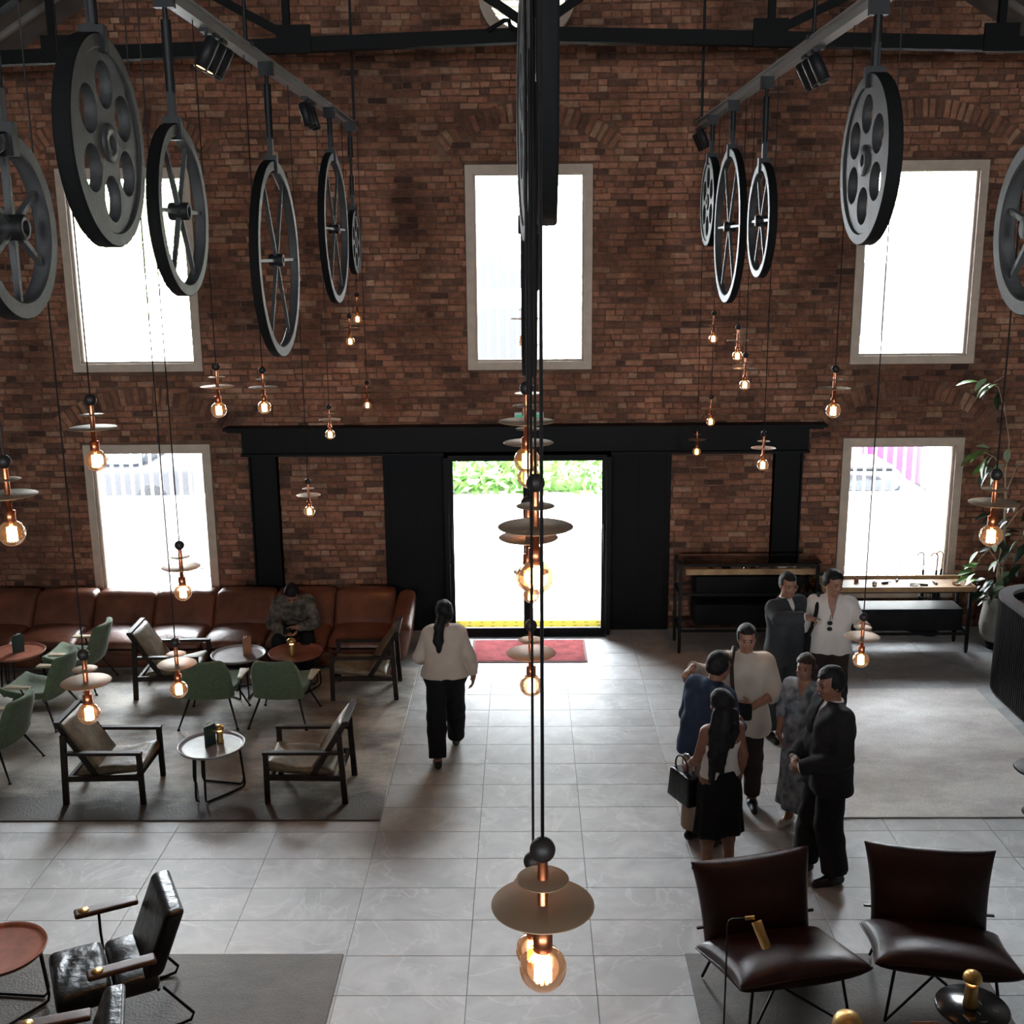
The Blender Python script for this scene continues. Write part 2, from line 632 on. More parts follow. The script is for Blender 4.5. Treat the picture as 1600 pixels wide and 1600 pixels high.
def place(proto, used, loc, rotz, label, group=None):
    o = copy_tree(proto) if used else proto
    o.location = loc
    o.rotation_euler = (0, 0, rotz)
    o['label'] = label
    if group:
        o['group'] = group
    return o

def struct(o):
    o['kind'] = 'structure'
    return o

def Tm(x, y, z):
    return Matrix.Translation((x, y, z))

def Rm(a, ax):
    return Matrix.Rotation(a, 4, ax)
ORD = ['nearest', 'second', 'third', 'fourth', 'fifth', 'sixth', 'seventh', 'eighth', 'ninth', 'tenth', 'eleventh', 'twelfth', 'thirteenth']

# ================================================================== SETTING
WALL_Y = 13.95
HALL_X0, HALL_X1, REAR_Y = -7.0, 7.0, -5.5
RIDGE = 10.5

def roof_z(x):
    return RIDGE - .59 * abs(x + .06)

# ---- floor: recessed grout bed + tiles
TW, TD = .8624, .4312
TX0, TY0 = .4425, 12.149
b = MB()
b.box((0, 4.2, -.055), (14.2, 20.2, .1))
floor = struct(b.build('floor', M['grout']))
tiles = []
for c in range(-9, 9):
    for r_ in range(-5, 40):
        x0, y1 = TX0 + c * TW, TY0 - r_ * TD
        xa, xb = max(x0, HALL_X0), min(x0 + TW, HALL_X1)
        ya, yb = max(y1 - TD, REAR_Y), min(y1, 14.25 if -2 <= c <= 1 else WALL_Y)
        if xb - xa < .05 or yb - ya < .03:
            continue
        cx, cy = (xa + xb) / 2, (ya + yb) / 2
        vis = cy > 4.6 and abs(cx) < .47 * cy + .6
        covered = (cx < -1.35 and 8.95 < cy < 12.4)
        tiles.append((0 if vis and not covered else 1, (cy * cy + cx * cx), xa, xb, ya, yb))
tiles.sort()
tile_meshes = {}

def tile_geo(mb, xa, xb, ya, yb, ox=0, oy=0):
    g, h = .0016, .0012
    X0, X1, Y0, Y1 = xa + g - ox, xb - g - ox, ya + g - oy, yb - g - oy
    c = .0025
    v = [(X0, Y0, -.006), (X1, Y0, -.006), (X1, Y1, -.006), (X0, Y1, -.006), (X0, Y0, -h), (X1, Y0, -h), (X1, Y1, -h), (X0, Y1, -h),
         (X0 + c, Y0 + c, 0), (X1 - c, Y0 + c, 0), (X1 - c, Y1 - c, 0), (X0 + c, Y1 - c, 0)]
    f = [(8, 9, 10, 11)]
    for i in range(4):
        j = (i + 1) % 4
        f += [(i, j, j + 4, i + 4), (i + 4, j + 4, j + 8, i + 8)]
    mb.add(v, f)
for i, (k, _, xa, xb, ya, yb) in enumerate(tiles[:300]):
    cx, cy = (xa + xb) / 2, (ya + yb) / 2
    key = (round(xb - xa, 3), round(yb - ya, 3))
    if key not in tile_meshes:
        b = MB()
        tile_geo(b, xa, xb, ya, yb, cx, cy)
        o = b.build('tile', M['tile'], floor)
        tile_meshes[key] = o.data
    else:
        o = bpy.data.objects.new('tile', tile_meshes[key])
        COL.objects.link(o)
        o.parent = floor
    o.location = (cx, cy, 0)
b = MB()
for k, _, xa, xb, ya, yb in tiles[300:]:
    tile_geo(b, xa, xb, ya, yb)
b.build('tile_remainder', M['tile'], floor, 'stuff')

# ---- openings in the brick wall: x0, x1, z0, z1 (clear of the painted frames' outer edge)
OPEN = {
    1: (-5.585, -3.985, 3.36, 5.77), 2: (-.715, .80, 3.35, 5.765), 3: (3.95, 5.455, 3.385, 5.765),
    4: (-5.565, -3.965, .40, 2.45), 5: (3.93, 5.43, .40, 2.47)}
DOOR = (-1.02, 1.03, 0., 2.32)
ROUND = (.035, 7.66, .565)      # centre x, z, outer radius of the frame

# ---- wall slab with real openings
def wall_slab():
    xs = sorted({HALL_X0 - .3, HALL_X1 + .3, DOOR[0], DOOR[1], ROUND[0] - .62, ROUND[0] + .62} | {v for o in OPEN.values() for v in o[:2]})
    zs = sorted({0., 10.6, DOOR[3], ROUND[1] - .62, ROUND[1] + .62} | {v for o in OPEN.values() for v in o[2:]})
    holes = list(OPEN.values()) + [DOOR, (ROUND[0] - .62, ROUND[0] + .62, ROUND[1] - .62, ROUND[1] + .62)]
    y0, y1 = WALL_Y, WALL_Y + .36
    mb = MB()

    def inside(cx, cz):
        return any(h[0] < cx < h[1] and h[2] < cz < h[3] for h in holes)
    solid = {}
    for i in range(len(xs) - 1):
        for j in range(len(zs) - 1):
            solid[i, j] = not inside((xs[i] + xs[i + 1]) / 2, (zs[j] + zs[j + 1]) / 2)
    for (i, j), sld in solid.items():
        if not sld:
            continue
        a, c, d, e = xs[i], xs[i + 1], zs[j], zs[j + 1]
        mb.add([(a, y0, d), (c, y0, d), (c, y0, e), (a, y0, e)], [(0, 1, 2, 3)])
        mb.add([(a, y1, d), (c, y1, d), (c, y1, e), (a, y1, e)], [(3, 2, 1, 0)])
        for di, dj, q in ((-1, 0, [(a, y0, d), (a, y0, e), (a, y1, e), (a, y1, d)]), (1, 0, [(c, y0, e), (c, y0, d), (c, y1, d), (c, y1, e)]),
                          (0, -1, [(c, y0, d), (a, y0, d), (a, y1, d), (c, y1, d)]), (0, 1, [(a, y0, e), (c, y0, e), (c, y1, e), (a, y1, e)])):
            if not solid.get((i + di, j + dj), False):
                mb.add(q, [(0, 1, 2, 3)])
    # square-to-circle infill round the louvred opening
    cx, cz, rr = ROUND
    rr -= .02
    n = 32
    sq, ci = [], []
    for k in range(n):
        t = 2 * PI * k / n + PI / 4
        c, s = math.cos(t), math.sin(t)
        m = .62 / max(abs(c), abs(s))
        sq.append((cx + c * m, cz + s * m))
        ci.append((cx + c * rr, cz + s * rr))
    for y, fl in ((y0, 0), (y1, 1)):
        v = [(x, y, z) for x, z in sq] + [(x, y, z) for x, z in ci]
        fs = [(k, k + n, (k + 1) % n + n, (k + 1) % n) for k in range(n)]
        mb.add(v, [f[::-1] if fl else f for f in fs])
    v = [(x, y0, z) for x, z in ci] + [(x, y1, z) for x, z in ci]
    mb.add(v, [(k, k + n, (k + 1) % n + n, (k + 1) % n) for k in range(n)])
    return mb
wall = struct(wall_slab().build('wall_back', M['mortar']))

# ---- bricks
rb = random.Random(3)
CH, BL = .0752, .232

def brick_verts(c, L, H, ang, proud):
    hx, hz = L / 2, H / 2
    j = lambda: rb.uniform(-.0075, .0075)
    pts = [(-hx + j(), -hz + j() * .6), (hx + j(), -hz + j() * .6), (hx + j(), hz + j() * .6), (-hx + j(), hz + j() * .6)]
    ca, sa = math.cos(ang), math.sin(ang)
    V = []
    for d, y in ((0, WALL_Y + .002), (0, WALL_Y - proud + .006), (.006, WALL_Y - proud)):
        for x, z in pts:
            x2 = x - math.copysign(d, x)
            z2 = z - math.copysign(d, z)
            V.append((c[0] + x2 * ca - z2 * sa, y, c[1] + x2 * sa + z2 * ca))
    F_ = [(8, 9, 10, 11)]
    for lv in (0, 4):
        for i in range(4):
            k = (i + 1) % 4
            F_.append((lv + i, lv + k, lv + k + 4, lv + i + 4))
    return V, F_

ARCH = []   # relieving arches over the windows: centre x, springing z, half span, rise
for k, o in OPEN.items():
    ARCH.append(((o[0] + o[1]) / 2, o[3] + (.16 if k > 3 else .14), (o[1] - o[0]) / 2 + .22, .34))

def arch_circle(a):
    cx, z0, hs, rise = a
    rad = (hs * hs + rise * rise) / (2 * rise)
    return cx, z0 + rise - rad, rad, math.asin(hs / rad)

def in_arch(x, z):
    for a in ARCH:
        cx, cz, rad, ha = arch_circle(a)
        dx, dz = x - cx, z - cz
        d = math.hypot(dx, dz)
        if rad - .005 < d < rad + .225 and abs(math.atan2(dx, dz)) < ha + .02:
            return True
    return False

def blocked(x0, x1, z0, z1):
    # clip a brick against the openings; returns list of free x-intervals
    iv = [(x0, x1)]
    for h in list(OPEN.values()) + [(DOOR[0], DOOR[1], 0, DOOR[3])]:
        if z1 > h[2] + .01 and z0 < h[3] - .01:
            out = []
            for a, c in iv:
                if c <= h[0] or a >= h[1]:
                    out.append((a, c))
                else:
                    if a < h[0]:
                        out.append((a, h[0]))
                    if c > h[1]:
                        out.append((h[1], c))
            iv = out
    zc = (z0 + z1) / 2
    dz = zc - ROUND[1]
    if abs(dz) < ROUND[2]:
        w = math.sqrt(ROUND[2] ** 2 - dz * dz)
        out = []
        for a, c in iv:
            if c <= ROUND[0] - w or a >= ROUND[0] + w:
                out.append((a, c))
            else:
                if a < ROUND[0] - w:
                    out.append((a, ROUND[0] - w))
                if c > ROUND[0] + w:
                    out.append((ROUND[0] + w, c))
        iv = out
    return iv
bricks = []
row = 0
z = .004
while z < 8.9:
    header_row = row % 5 == 3
    x = HALL_X0 - .1 - rb.random() * .2
    while x < HALL_X1:
        L = (BL * .5 if header_row or rb.random() < .12 else BL) * rb.uniform(.93, 1.06)
        zz = z + rb.uniform(-.006, .006) + .010 * math.sin(x * 1.3 + row * .37)
        for a, c in blocked(x, x + L, zz, zz + CH):
            if c - a < .035:
                continue
            a2, c2 = max(a, HALL_X0), min(c, HALL_X1)
            cx, cz = (a2 + c2) / 2, zz + CH / 2
            if c2 - a2 < .03 or cz > roof_z(cx) + .15 or in_arch(cx, cz):
                continue
            t = rb.random()
            if rb.random() < .07:
                t *= .25
            bricks.append((cx, cz, c2 - a2 - .011, CH - .0105, 0., rb.uniform(.002, .021), t))
        x += L
    z += CH
    row += 1
for a in ARCH:
    cx, cz, rad, ha = arch_circle(a)
    n = int(2 * ha * rad / .079)
    for k in range(n):
        t = -ha + 2 * ha * (k + .5) / n
        r0 = rad + .11
        bricks.append((cx + math.sin(t) * r0, cz + math.cos(t) * r0, .0655, .208, -t, rb.uniform(.008, .019), rb.random()))
fx = lambda q: math.hypot(q[0], WALL_Y, q[1] - EYE)
order = sorted(range(len(bricks)), key=lambda i: (-bricks[i][2] * bricks[i][3] / fx(bricks[i]) ** 2 if (1.05 < abs(bricks[i][0]) < 3.7 and 2.8 < bricks[i][1] < 5.6) else 1))
single = set(order[:300])
rest = MB()
rest_t = []
for i, (cx, cz, L, H_, ang, proud, t) in enumerate(bricks):
    V, F_ = brick_verts((cx, cz) if i not in single else (0, 0), L, H_, ang, proud)
    if i in single:
        mb = MB()
        mb.add(V, F_)
        o = mb.build('brick', M['brick'], wall)
        o.location = (cx, 0, cz)
        at_ = o.data.attributes.new('tint', 'FLOAT', 'FACE')
        at_.data.foreach_set('value', [t] * len(F_))
    else:
        rest.add(V, F_)
        rest_t += [t] * len(F_)
o = rest.build('brick_remainder', M['brick'], wall, 'stuff')
at_ = o.data.attributes.new('tint', 'FLOAT', 'FACE')
at_.data.foreach_set('value', rest_t)

# ---- windows: painted frame + pane
def window(n, o):
    x0, x1, z0, z1 = o
    fw, y0, y1 = .098, WALL_Y - .035, WALL_Y + .30
    cx, cz = (x0 + x1) / 2, (z0 + z1) / 2
    e = bpy.data.objects.new('window_%d' % n, None)
    COL.objects.link(e)
    e.location = (cx, WALL_Y, cz)
    struct(e)
    w, h = x1 - x0, z1 - z0
    mb = MB()
    yc, yd = (y0 + y1) / 2 - WALL_Y, y1 - y0
    for s in (-1, 1):
        mb.box((s * (w / 2 - fw / 2), yc, 0), (fw, yd, h))
        mb.box((0, yc, s * (h / 2 - fw / 2)), (w - 2 * fw, yd, fw))
        mb.box((s * (w / 2 - fw - .012), .05, 0), (.024, .06, h - 2 * fw))      # inner bead
        mb.box((0, .05, s * (h / 2 - fw - .012)), (w - 2 * fw - .048, .06, .024))
    mb.build('window_frame', M['frame'], e)
    mb = MB()
    mb.box((0, .06, 0), (w - 2 * fw - .04, .008, h - 2 * fw - .04))
    mb.build('pane', M['pane'], e)
for n, o in OPEN.items():
    window(n, o)

# round louvred window in the gable
e = bpy.data.objects.new('window_6', None)
COL.objects.link(e)
struct(e)
e.location = (ROUND[0], WALL_Y, ROUND[1])
mb = MB()
ro, ri = ROUND[2], ROUND[2] - .125
mb.lathe([(ri, -.03), (ro, -.03), (ro, .3), (ri, .3), (ri, -.03)], 40, 0, Rm(-PI / 2, 'X'), smooth=False)
mb.build('window_frame', M['frame'], e)
k = 0
zz = -ri + .04
while zz < ri:
    w = 2 * math.sqrt(max(0, ri * ri - zz * zz))
    if w > .12:
        mb = MB()
        mb.box((0, 0, 0), (w, .006, .115), 0, Rm(R(-38), 'X'))
        o = mb.build('louvre_slat', M['louvre'], e)
        o.location = (0, .12, zz)
    zz += .073

# ---- door portal: black steel lintel on posts, black panels, glazed leaves
def prop(name, mb, m, parent):
    return mb.build(name, m, parent)
portal = bpy.data.objects.new('trim_1', None)
COL.objects.link(portal)
struct(portal)
mb = MB()
mb.box((-.03, WALL_Y - .09, 2.50), (6.98, .22, .30))
mb.box((-.03, WALL_Y - .13, 2.665), (6.98, .30, .03))
mb.box((-.03, WALL_Y - .13, 2.345), (6.98, .30, .03))
mb.build('lintel', M['portal'], portal)
for s, x in ((-1, -3.50), (1, 3.44)):
    mb = MB()
    mb.box((x + s * .05, WALL_Y - .12, 2.66), (.36, .26, .035))
    mb.box((x + s * .09, WALL_Y - .12, 2.635), (.2, .22, .03))
    mb.build('bearing_plate', M['portal'], portal)
    mb = MB()
    cx = -3.29 if s < 0 else 3.24
    mb.box((cx, WALL_Y - .05, 1.165), (.34, .12, 2.33))
    mb.box((cx - .16, WALL_Y - .1, 1.165), (.02, .14, 2.33))
    mb.box((cx + .16, WALL_Y - .1, 1.165), (.02, .14, 2.33))
    mb.build('post', M['portal'], portal)
for s, x0, x1 in ((-1, -1.80, -1.04), (1, 1.05, 1.80)):
    mb = MB()
    mb.box(((x0 + x1) / 2, WALL_Y - .03, 1.165), (x1 - x0, .08, 2.33))
    for k in range(3):
        mb.box((x0 + .04 + (x1 - x0 - .08) * k / 2, WALL_Y - .075, 1.165), (.05, .015, 2.3))
    mb.build('side_panel', M['blackmatte'], portal)
DY = 13.70
door = bpy.data.objects.new('door_1', None)
COL.objects.link(door)
struct(door)
mb = MB()
for x in (-1.0, 1.01):
    mb.box((x, DY + .13, 1.165), (.055, .32, 2.33))
mb.box((0.005, DY + .13, 2.33), (2.06, .32, .06))
mb.build('door_frame', M['portal'], door)
mb = MB()
mb.box((0.005, DY + .05, .006), (1.98, .36, .012))
mb.build('threshold', M['chrome'], door)
for s, x0, x1 in ((-1, -.97, .005), (1, .005, .98)):
    mb = MB()
    cx, w = (x0 + x1) / 2, x1 - x0
    lw = .055
    mb.box((x0 + lw / 2, DY, 1.16), (lw, .045, 2.29))
    mb.box((x1 - lw / 2, DY, 1.16), (lw, .045, 2.29))
    mb.box((cx, DY, .055), (w - 2 * lw, .045, .085))
    mb.box((cx, DY, 2.28), (w - 2 * lw, .045, .05))
    leaf = mb.build('door_leaf', M['portal'], door)
    mb = MB()
    mb.box((cx, DY, 1.175), (w - 2 * lw, .01, 2.16))
    mb.build('pane', M['pane'], leaf)
    mb = MB()
    hx = x0 + .03 if s < 0 else x1 - .03
    mb.tube([(hx, DY - .03, .95), (hx, DY - .07, .95), (hx, DY - .07, 1.45), (hx, DY - .03, 1.45)], .012, 8)
    mb.build('door_handle', M['portal'], leaf)

# ---- side and rear walls, roof
for nm, x in (('wall_left', HALL_X0 - .15), ('wall_right', HALL_X1 + .15)):
    mb = MB()
    mb.box((x, (REAR_Y + WALL_Y) / 2 + .2, 3.35), (.3, WALL_Y - REAR_Y + .5, 6.7))
    struct(mb.build(nm, M['plaster']))
REAR_FILL = [(-4.4, -3.1, 4.2, 6.0), (-.65, .65, 4.2, 6.0), (3.1, 4.4, 4.2, 6.0)]  # unseen rear windows, sized to bring in fill light
mb = MB()
xs = [HALL_X0] + [v for o in REAR_FILL for v in o[:2]] + [HALL_X1]
y = REAR_Y - .15
for i in range(0, len(xs) - 1):
    a, c = xs[i], xs[i + 1]
    if i % 2 == 0:
        mb.box(((a + c) / 2, y, 5.3), (c - a, .3, 10.6))
    else:
        mb.box(((a + c) / 2, y, 2.1), (c - a, .3, 4.2))
        mb.box(((a + c) / 2, y, 8.3), (c - a, .3, 4.6))
struct(mb.build('wall_rear', M['plaster']))
for n, o in enumerate(REAR_FILL):
    mb = MB()
    mb.box(((o[0] + o[1]) / 2, y, (o[2] + o[3]) / 2), (o[1] - o[0], .01, o[3] - o[2]))
    e = bpy.data.objects.new('window_%d' % (n + 7), None)
    COL.objects.link(e)
    struct(e)
    mb.build('pane', M['pane'], e)
mb = MB()                                     # gallery the viewer stands on
mb.box(((HALL_X0 + HALL_X1) / 2, (REAR_Y + 1.1) / 2, 3.15), (HALL_X1 - HALL_X0, 1.1 - REAR_Y, .3))
struct(mb.build('floor_gallery', M['plaster']))
ceil = bpy.data.objects.new('ceiling', None)
COL.objects.link(ceil)
struct(ceil)
yl = WALL_Y - REAR_Y + .4
for s in (-1, 1):
    xe = HALL_X0 - .4 if s < 0 else HALL_X1 + .4
    mb = MB()
    t = .12
    zr, ze = roof_z(-.06), roof_z(xe)
    v = [(-.06, 0, zr), (xe, 0, ze), (xe, 0, ze + t), (-.06, 0, zr + t)]
    v = [(x, REAR_Y - .3, z) for x, _, z in v] + [(x, WALL_Y + .2, z) for x, _, z in v]
    f = [(0, 1, 2, 3), (7, 6, 5, 4), (0, 4, 5, 1), (2, 6, 7, 3), (1, 5, 6, 2)]
    mb.add(v, f if s > 0 else [g[::-1] for g in f])
    mb.build('roof_slope', M['ceiling'], ceil)
    for yb in (13.2, 12.55, 11.1, 9.6, 8.1, 6.6, 5.1):       # rafters under the boards
        mb = MB()
        mb.bar((-.06, yb, roof_z(-.06) - .03), (xe * .985, yb, roof_z(xe * .985) - .03), .07, .06)
        mb.build('rafter', M['batten'], ceil)

# ---- roof truss
TY = 12.0
truss = thing('roof_truss', 'black steel roof truss spanning the hall in front of the brick gable', 'truss')
zc, zeL, zeR = 6.85, 6.62, 6.62
def chord_z(x):
    return 6.86 - .03 * abs(x - .2)
pieces = []
mb = MB()
mb.bar((-6.5, TY, chord_z(-6.5)), (.2, TY, chord_z(.2)), .14, .135)
mb.build('bottom_chord', M['truss'], truss)
mb = MB()
mb.bar((.2, TY, chord_z(.2)), (6.5, TY, chord_z(6.5)), .14, .135)
mb.build('bottom_chord', M['truss'], truss)
def top_z(x):
    return roof_z(x) - .22
for xe in (-6.45, 6.45):
    mb = MB()
    mb.bar((-.06, TY, top_z(-.06)), (xe, TY, top_z(xe)), .16, .2)
    mb.build('top_chord', M['truss'], truss)
nodes = [-4.62, -2.28, .1, 2.42, 4.68]
for x in nodes:
    zb = chord_z(x)
    mb = MB()
    mb.box((x, TY - .08, zb + .05), (.34, .03, .26))
    mb.build('gusset_plate', M['truss'], truss)
    mb = MB()
    mb.bar((x - .08 if x < 0 else x + .02, TY, zb), (x - .08 if x < 0 else x + .02, TY, top_z(x)), .07, .07)
    mb.build('vertical_strut', M['truss'], truss)
    for s in ((-1,) if x < 0 else (1,) if x > .5 else (-1, 1)):
        x2 = x + s * 1.9
        if abs(x2) < 6.2:
            mb = MB()
            mb.bar((x, TY, zb + .05), (x2, TY, min(top_z(x2), zb + .05 + (1.25 if abs(x) < 3 else .75))), .08, .08)
            mb.build('diagonal_brace', M['truss'], truss)
mb = MB()
mb.tube([at(762, 48, 11.86), at(775, 40, 11.86), at(788, 32, 11.86), at(795, 32, 11.86), at(797, 40, 11.86), at(805, 47, 11.86)], .022, 8)
mb.build('cable_loop', M['truss'], truss)

# ---- outside: paving, warning strip, planting, facades, vehicles, slat screens
mb = MB()
mb.box((0, 14.2 + 22, -.12), (70, 44, .2))
struct(mb.build('ground', M['ground']))
mb = MB()
mb.box((0, 14.04, .004), (1.98, .40, .008))
for i in range(13):
    for j in range(3):
        mb.lathe([(.03, 0), (.022, .006), (0, .006)], 8, 0, Tm(-.91 + i * .152, 13.9 + j * .14, .008))
tag(mb.build('warning_strip', M['yellow']), 'yellow studded tactile strip just outside the glass door', 'paving strip')

def screen(name, x0, x1, z0, z1, label, y=15.4):
    t = thing(name, label, 'screen', ((x0 + x1) / 2, y, 0))
    mb = MB()
    for zz in (max(.3, z0 - .05), z1 + .05):
        mb.box((0, .04, zz), (x1 - x0 + .4, .03, .05))
    for s in (-1, 1):
        mb.box((s * (x1 - x0 + .4) / 2, .04, (z1 + .1) / 2 - .02), (.05, .05, z1 + .12))
    mb.build('rail', M['white'], t)
    n = int((x1 - x0 + .3) / .135)
    for i in range(n):
        mb = MB()
        mb.box((0, 0, 0), (.034, .03, z1 - z0 + .2))
        o = mb.build('slat', M['white'], t)
        o.location = (-(n - 1) * .135 / 2 + i * .135, 0, (z0 + z1) / 2)
screen('slat_screen', -6.4, -3.8, .3, 2.4, 'white vertical slat screen outside the window behind the sofa')
screen('slat_screen', 3.8, 6.2, .3, 2.4, 'white vertical slat screen outside the window behind the display table')
screen('slat_screen', -.9, 1.2, 3.0, 5.6, 'white vertical slat screen high outside the window above the door', 15.9)
screen('slat_screen', 4.2, 6.4, 3.0, 5.6, 'white vertical slat screen high outside the window beside the tall plant', 15.9)

def vehicle(name, label, loc, L, W, H_, paint, rotz=0):
    t = thing(name, label, 'vehicle', loc, rotz)
    mb = MB()
    mb.rbox((0, 0, H_ * .42), (L, W, H_ * .5), .15, 4)
    mb.build('body', M[paint], t)
    mb = MB()
    mb.rbox((-.1, 0, H_ * .8), (L * .62, W * .9, H_ * .36), .18, 4)
    mb.build('cabin', M['darkglass'], t)
    mb = MB()
    mb.rbox((-.1, 0, H_ * .985), (L * .5, W * .8, .05), .02, 3)
    mb.build('roof_panel', M[paint], t)
    for sx in (-1, 1):
        for sy in (-1, 1):
            mb = MB()
            mb.lathe([(0, -.1), (.24, -.1), (.31, -.08), (.31, .08), (.24, .1), (0, .1)], 20, 0, Rm(PI / 2, 'X'))
            o = mb.build('wheel', M['blackmatte'], t)
            o.location = (sx * L * .32, sy * (W / 2 - .08), .31)
vehicle('car', 'dark grey parked car outside behind the slats, seen over the sofa', (-8.3, 21.2, 0), 4.3, 1.75, 1.42, 'carpaint')
vehicle('van', 'magenta van parked outside, seen through the window over the display table', (6.6, 21.0, 0), 1.15, 1.8, 2.1, 'magenta')
vehicle('car', 'grey car outside beside the magenta van', (5.6, 18.9, 0), 2.2, 1.5, 1.25, 'carpaint')

for s_, lb in ((-1, 'low white wall outside before the parked dark car'), (1, 'low white wall outside before the magenta van')):
    t = thing('garden_wall', lb, 'wall', (s_ * 5.9, 17.0, 0))
    mb = MB()
    mb.box((0, 0, .52), (6.6, .22, 1.04))
    mb.build('wall_body', M['white'], t)
    mb = MB()
    mb.box((0, 0, 1.07), (6.7, .3, .06))
    mb.build('coping', M['white'], t)

t = thing('added_canopy', 'unseen canopy added outside to hold sky light off the door floor', 'canopy', (0, 15.2, 2.62))  # unseen slab, added to cut sky light on the tiles inside the door
mb = MB()
mb.box((0, 0, 0), (3.2, 1.7, .08))
mb.build('deck', M['portal'], t)
for s_ in (-1, 1):
    mb = MB()
    mb.tube([(s_ * 1.4, .6, .04), (s_ * 1.4, -.75, .62)], .018, 8)
    mb.build('tie_rod', M['portal'], t)

def facade(name, label, x0, x1, y, h, wins):
    t = thing(name, label, 'building', ((x0 + x1) / 2, y, 0))
    mb = MB()
    mb.box((0, 1.5, h / 2), (x1 - x0, 3., h))
    mb.box((0, 1.45, h + .08), (x1 - x0 + .3, 3.3, .16))
    mb.build('wall', M['facade'], t)
    for (a, c, d, e, g) in wins:
        mb = MB()
        mb.box((0, -.04, 0), (c - a + .08, .1, e - d + .08))
        o = mb.build('window', M['white'], t)
        o.location = ((a + c) / 2 - (x0 + x1) / 2, 0, (d + e) / 2)
        mb = MB()
        mb.box((0, -.06, 0), (c - a, .08, e - d))
        mb.build('pane', M[g], o)
    return t
facade('office_building', 'pale rendered building across the street seen through the right hand windows', 6.2, 22, 34, 11,
       [(12.2, 14.2, 4.5, 5.9, 'blueglass'), (12.2, 14.2, 7.3, 8.7, 'farglass'), (8.8, 11.2, 2.2, 4.3, 'farglass'), (15, 17, 4.5, 5.9, 'farglass'), (8.8, 10.8, 7.3, 8.7, 'farglass')])
facade('shop_building', 'low pale building across the street straight outside the door', -5.5, 5.6, 36, 9,
       [(-1.8, .2, 3.6, 4.6, 'farglass'), (-1.6, .1, 1.3, 3.0, 'farglass'), (1.6, 2.4, 3.7, 4.5, 'farglass')])

def leaf_cluster(mb, c, rad, n, size, rnd, flat=.7):
    for _ in range(n):
        u, v, w = rnd.gauss(0, .5), rnd.gauss(0, .5), rnd.gauss(0, .5)
        p = Vector((c[0] + u * rad, c[1] + v * rad, c[2] + w * rad * flat))
        a = Vector((rnd.uniform(-1, 1), rnd.uniform(-1, 1), rnd.uniform(-.6, 1))).normalized()
        q = a.orthogonal().normalized()
        L = size * rnd.uniform(.6, 1.3)
        t = p + a * L
        m1 = p + a * L * .5 + q * L * .22 + Vector((0, 0, .06 * L))
        m2 = p + a * L * .5 - q * L * .22 + Vector((0, 0, .06 * L))
        mb.add([p, m1, t, m2], [(0, 1, 2), (0, 2, 3)], 0)
rl = random.Random(11)
bed = thing('planting_bed', 'bank of lush green shrubs outside beyond the open paving', 'plants', (0, 21.4, 0))
mb = MB()
mb.box((0, .4, .02), (4.6, 1.3, .2))
mb.build('kerb', M['concrete'], bed)
mb = MB()
for i in range(26):
    x = -2.1 + 4.2 * i / 25
    leaf_cluster(mb, (x, .3 + rl.uniform(-.2, .5), .3 + rl.uniform(0, .35)), .38, 60, .26, rl, 1.)
    for k in range(7):
        bx = x + rl.uniform(-.1, .1)
        lx = rl.uniform(-.5, .5)
        h = rl.uniform(.5, 1.2)
        mb.add([(bx - .03, .4, .15), (bx + .03, .4, .15), (bx + lx * .5 + .03, .35, h), (bx + lx, .3, h * .96), (bx + lx * .5 - .03, .35, h)], [(0, 1, 2, 4), (2, 3, 4)])
mb.build('foliage', M['leaf'], bed, 'stuff')
for (x, y, h, lb) in ((-8.4, 24, 7.5, 'leafy street tree outside beyond the slat screen and the dark car'), (-14.5, 29, 9, 'taller leafy street tree behind the nearer one outside'),
                      (2.9, 30, 7, 'leafy tree in front of the building opposite the door'), (10.4, 29, 8.5, 'leafy tree in front of the building with blue windows')):
    t = thing('street_tree', lb, 'tree', (x, y, 0))
    mb = MB()
    mb.tube([(0, 0, 0), (.05, 0, h * .4), (-.05, 0, h * .75)], [.16, .12, .05], 8)
    for k in range(5):
        a = k * 1.3
        mb.tube([(0, 0, h * (.35 + .07 * k)), (math.cos(a) * 1., math.sin(a) * 1., h * (.6 + .05 * k))], [.06, .02], 6)
    mb.build('trunk', M['bark'], t)
    mb = MB()
    for k in range(14):
        leaf_cluster(mb, (rl.gauss(0, 1.0), rl.gauss(0, 1.), h * .72 + rl.gauss(0, .9)), .9, 90, .3, rl, .8)
    mb.build('crown', M['treeleaf'], t, 'stuff')

# ---- window portals so that daylight is sampled through the real openings
def portal_light(x0, x1, z0, z1, y, sgn):
    ld = bpy.data.lights.new('window_portal', 'AREA')
    ld.shape = 'RECTANGLE'
    ld.size, ld.size_y = x1 - x0, z1 - z0
    ld.cycles.is_portal = True
    lo = bpy.data.objects.new('window_portal', ld)
    COL.objects.link(lo)
    lo.location = ((x0 + x1) / 2, y, (z0 + z1) / 2)
    lo.rotation_euler = (R(-90) if sgn < 0 else R(90), 0, 0)
for o in OPEN.values():
    portal_light(*o, WALL_Y + .2, -1)
portal_light(*DOOR, WALL_Y + .2, -1)
portal_light(ROUND[0] - .5, ROUND[0] + .5, ROUND[1] - .5, ROUND[1] + .5, WALL_Y + .34, -1)
for o in REAR_FILL:
    portal_light(*o, REAR_Y - .1, 1)

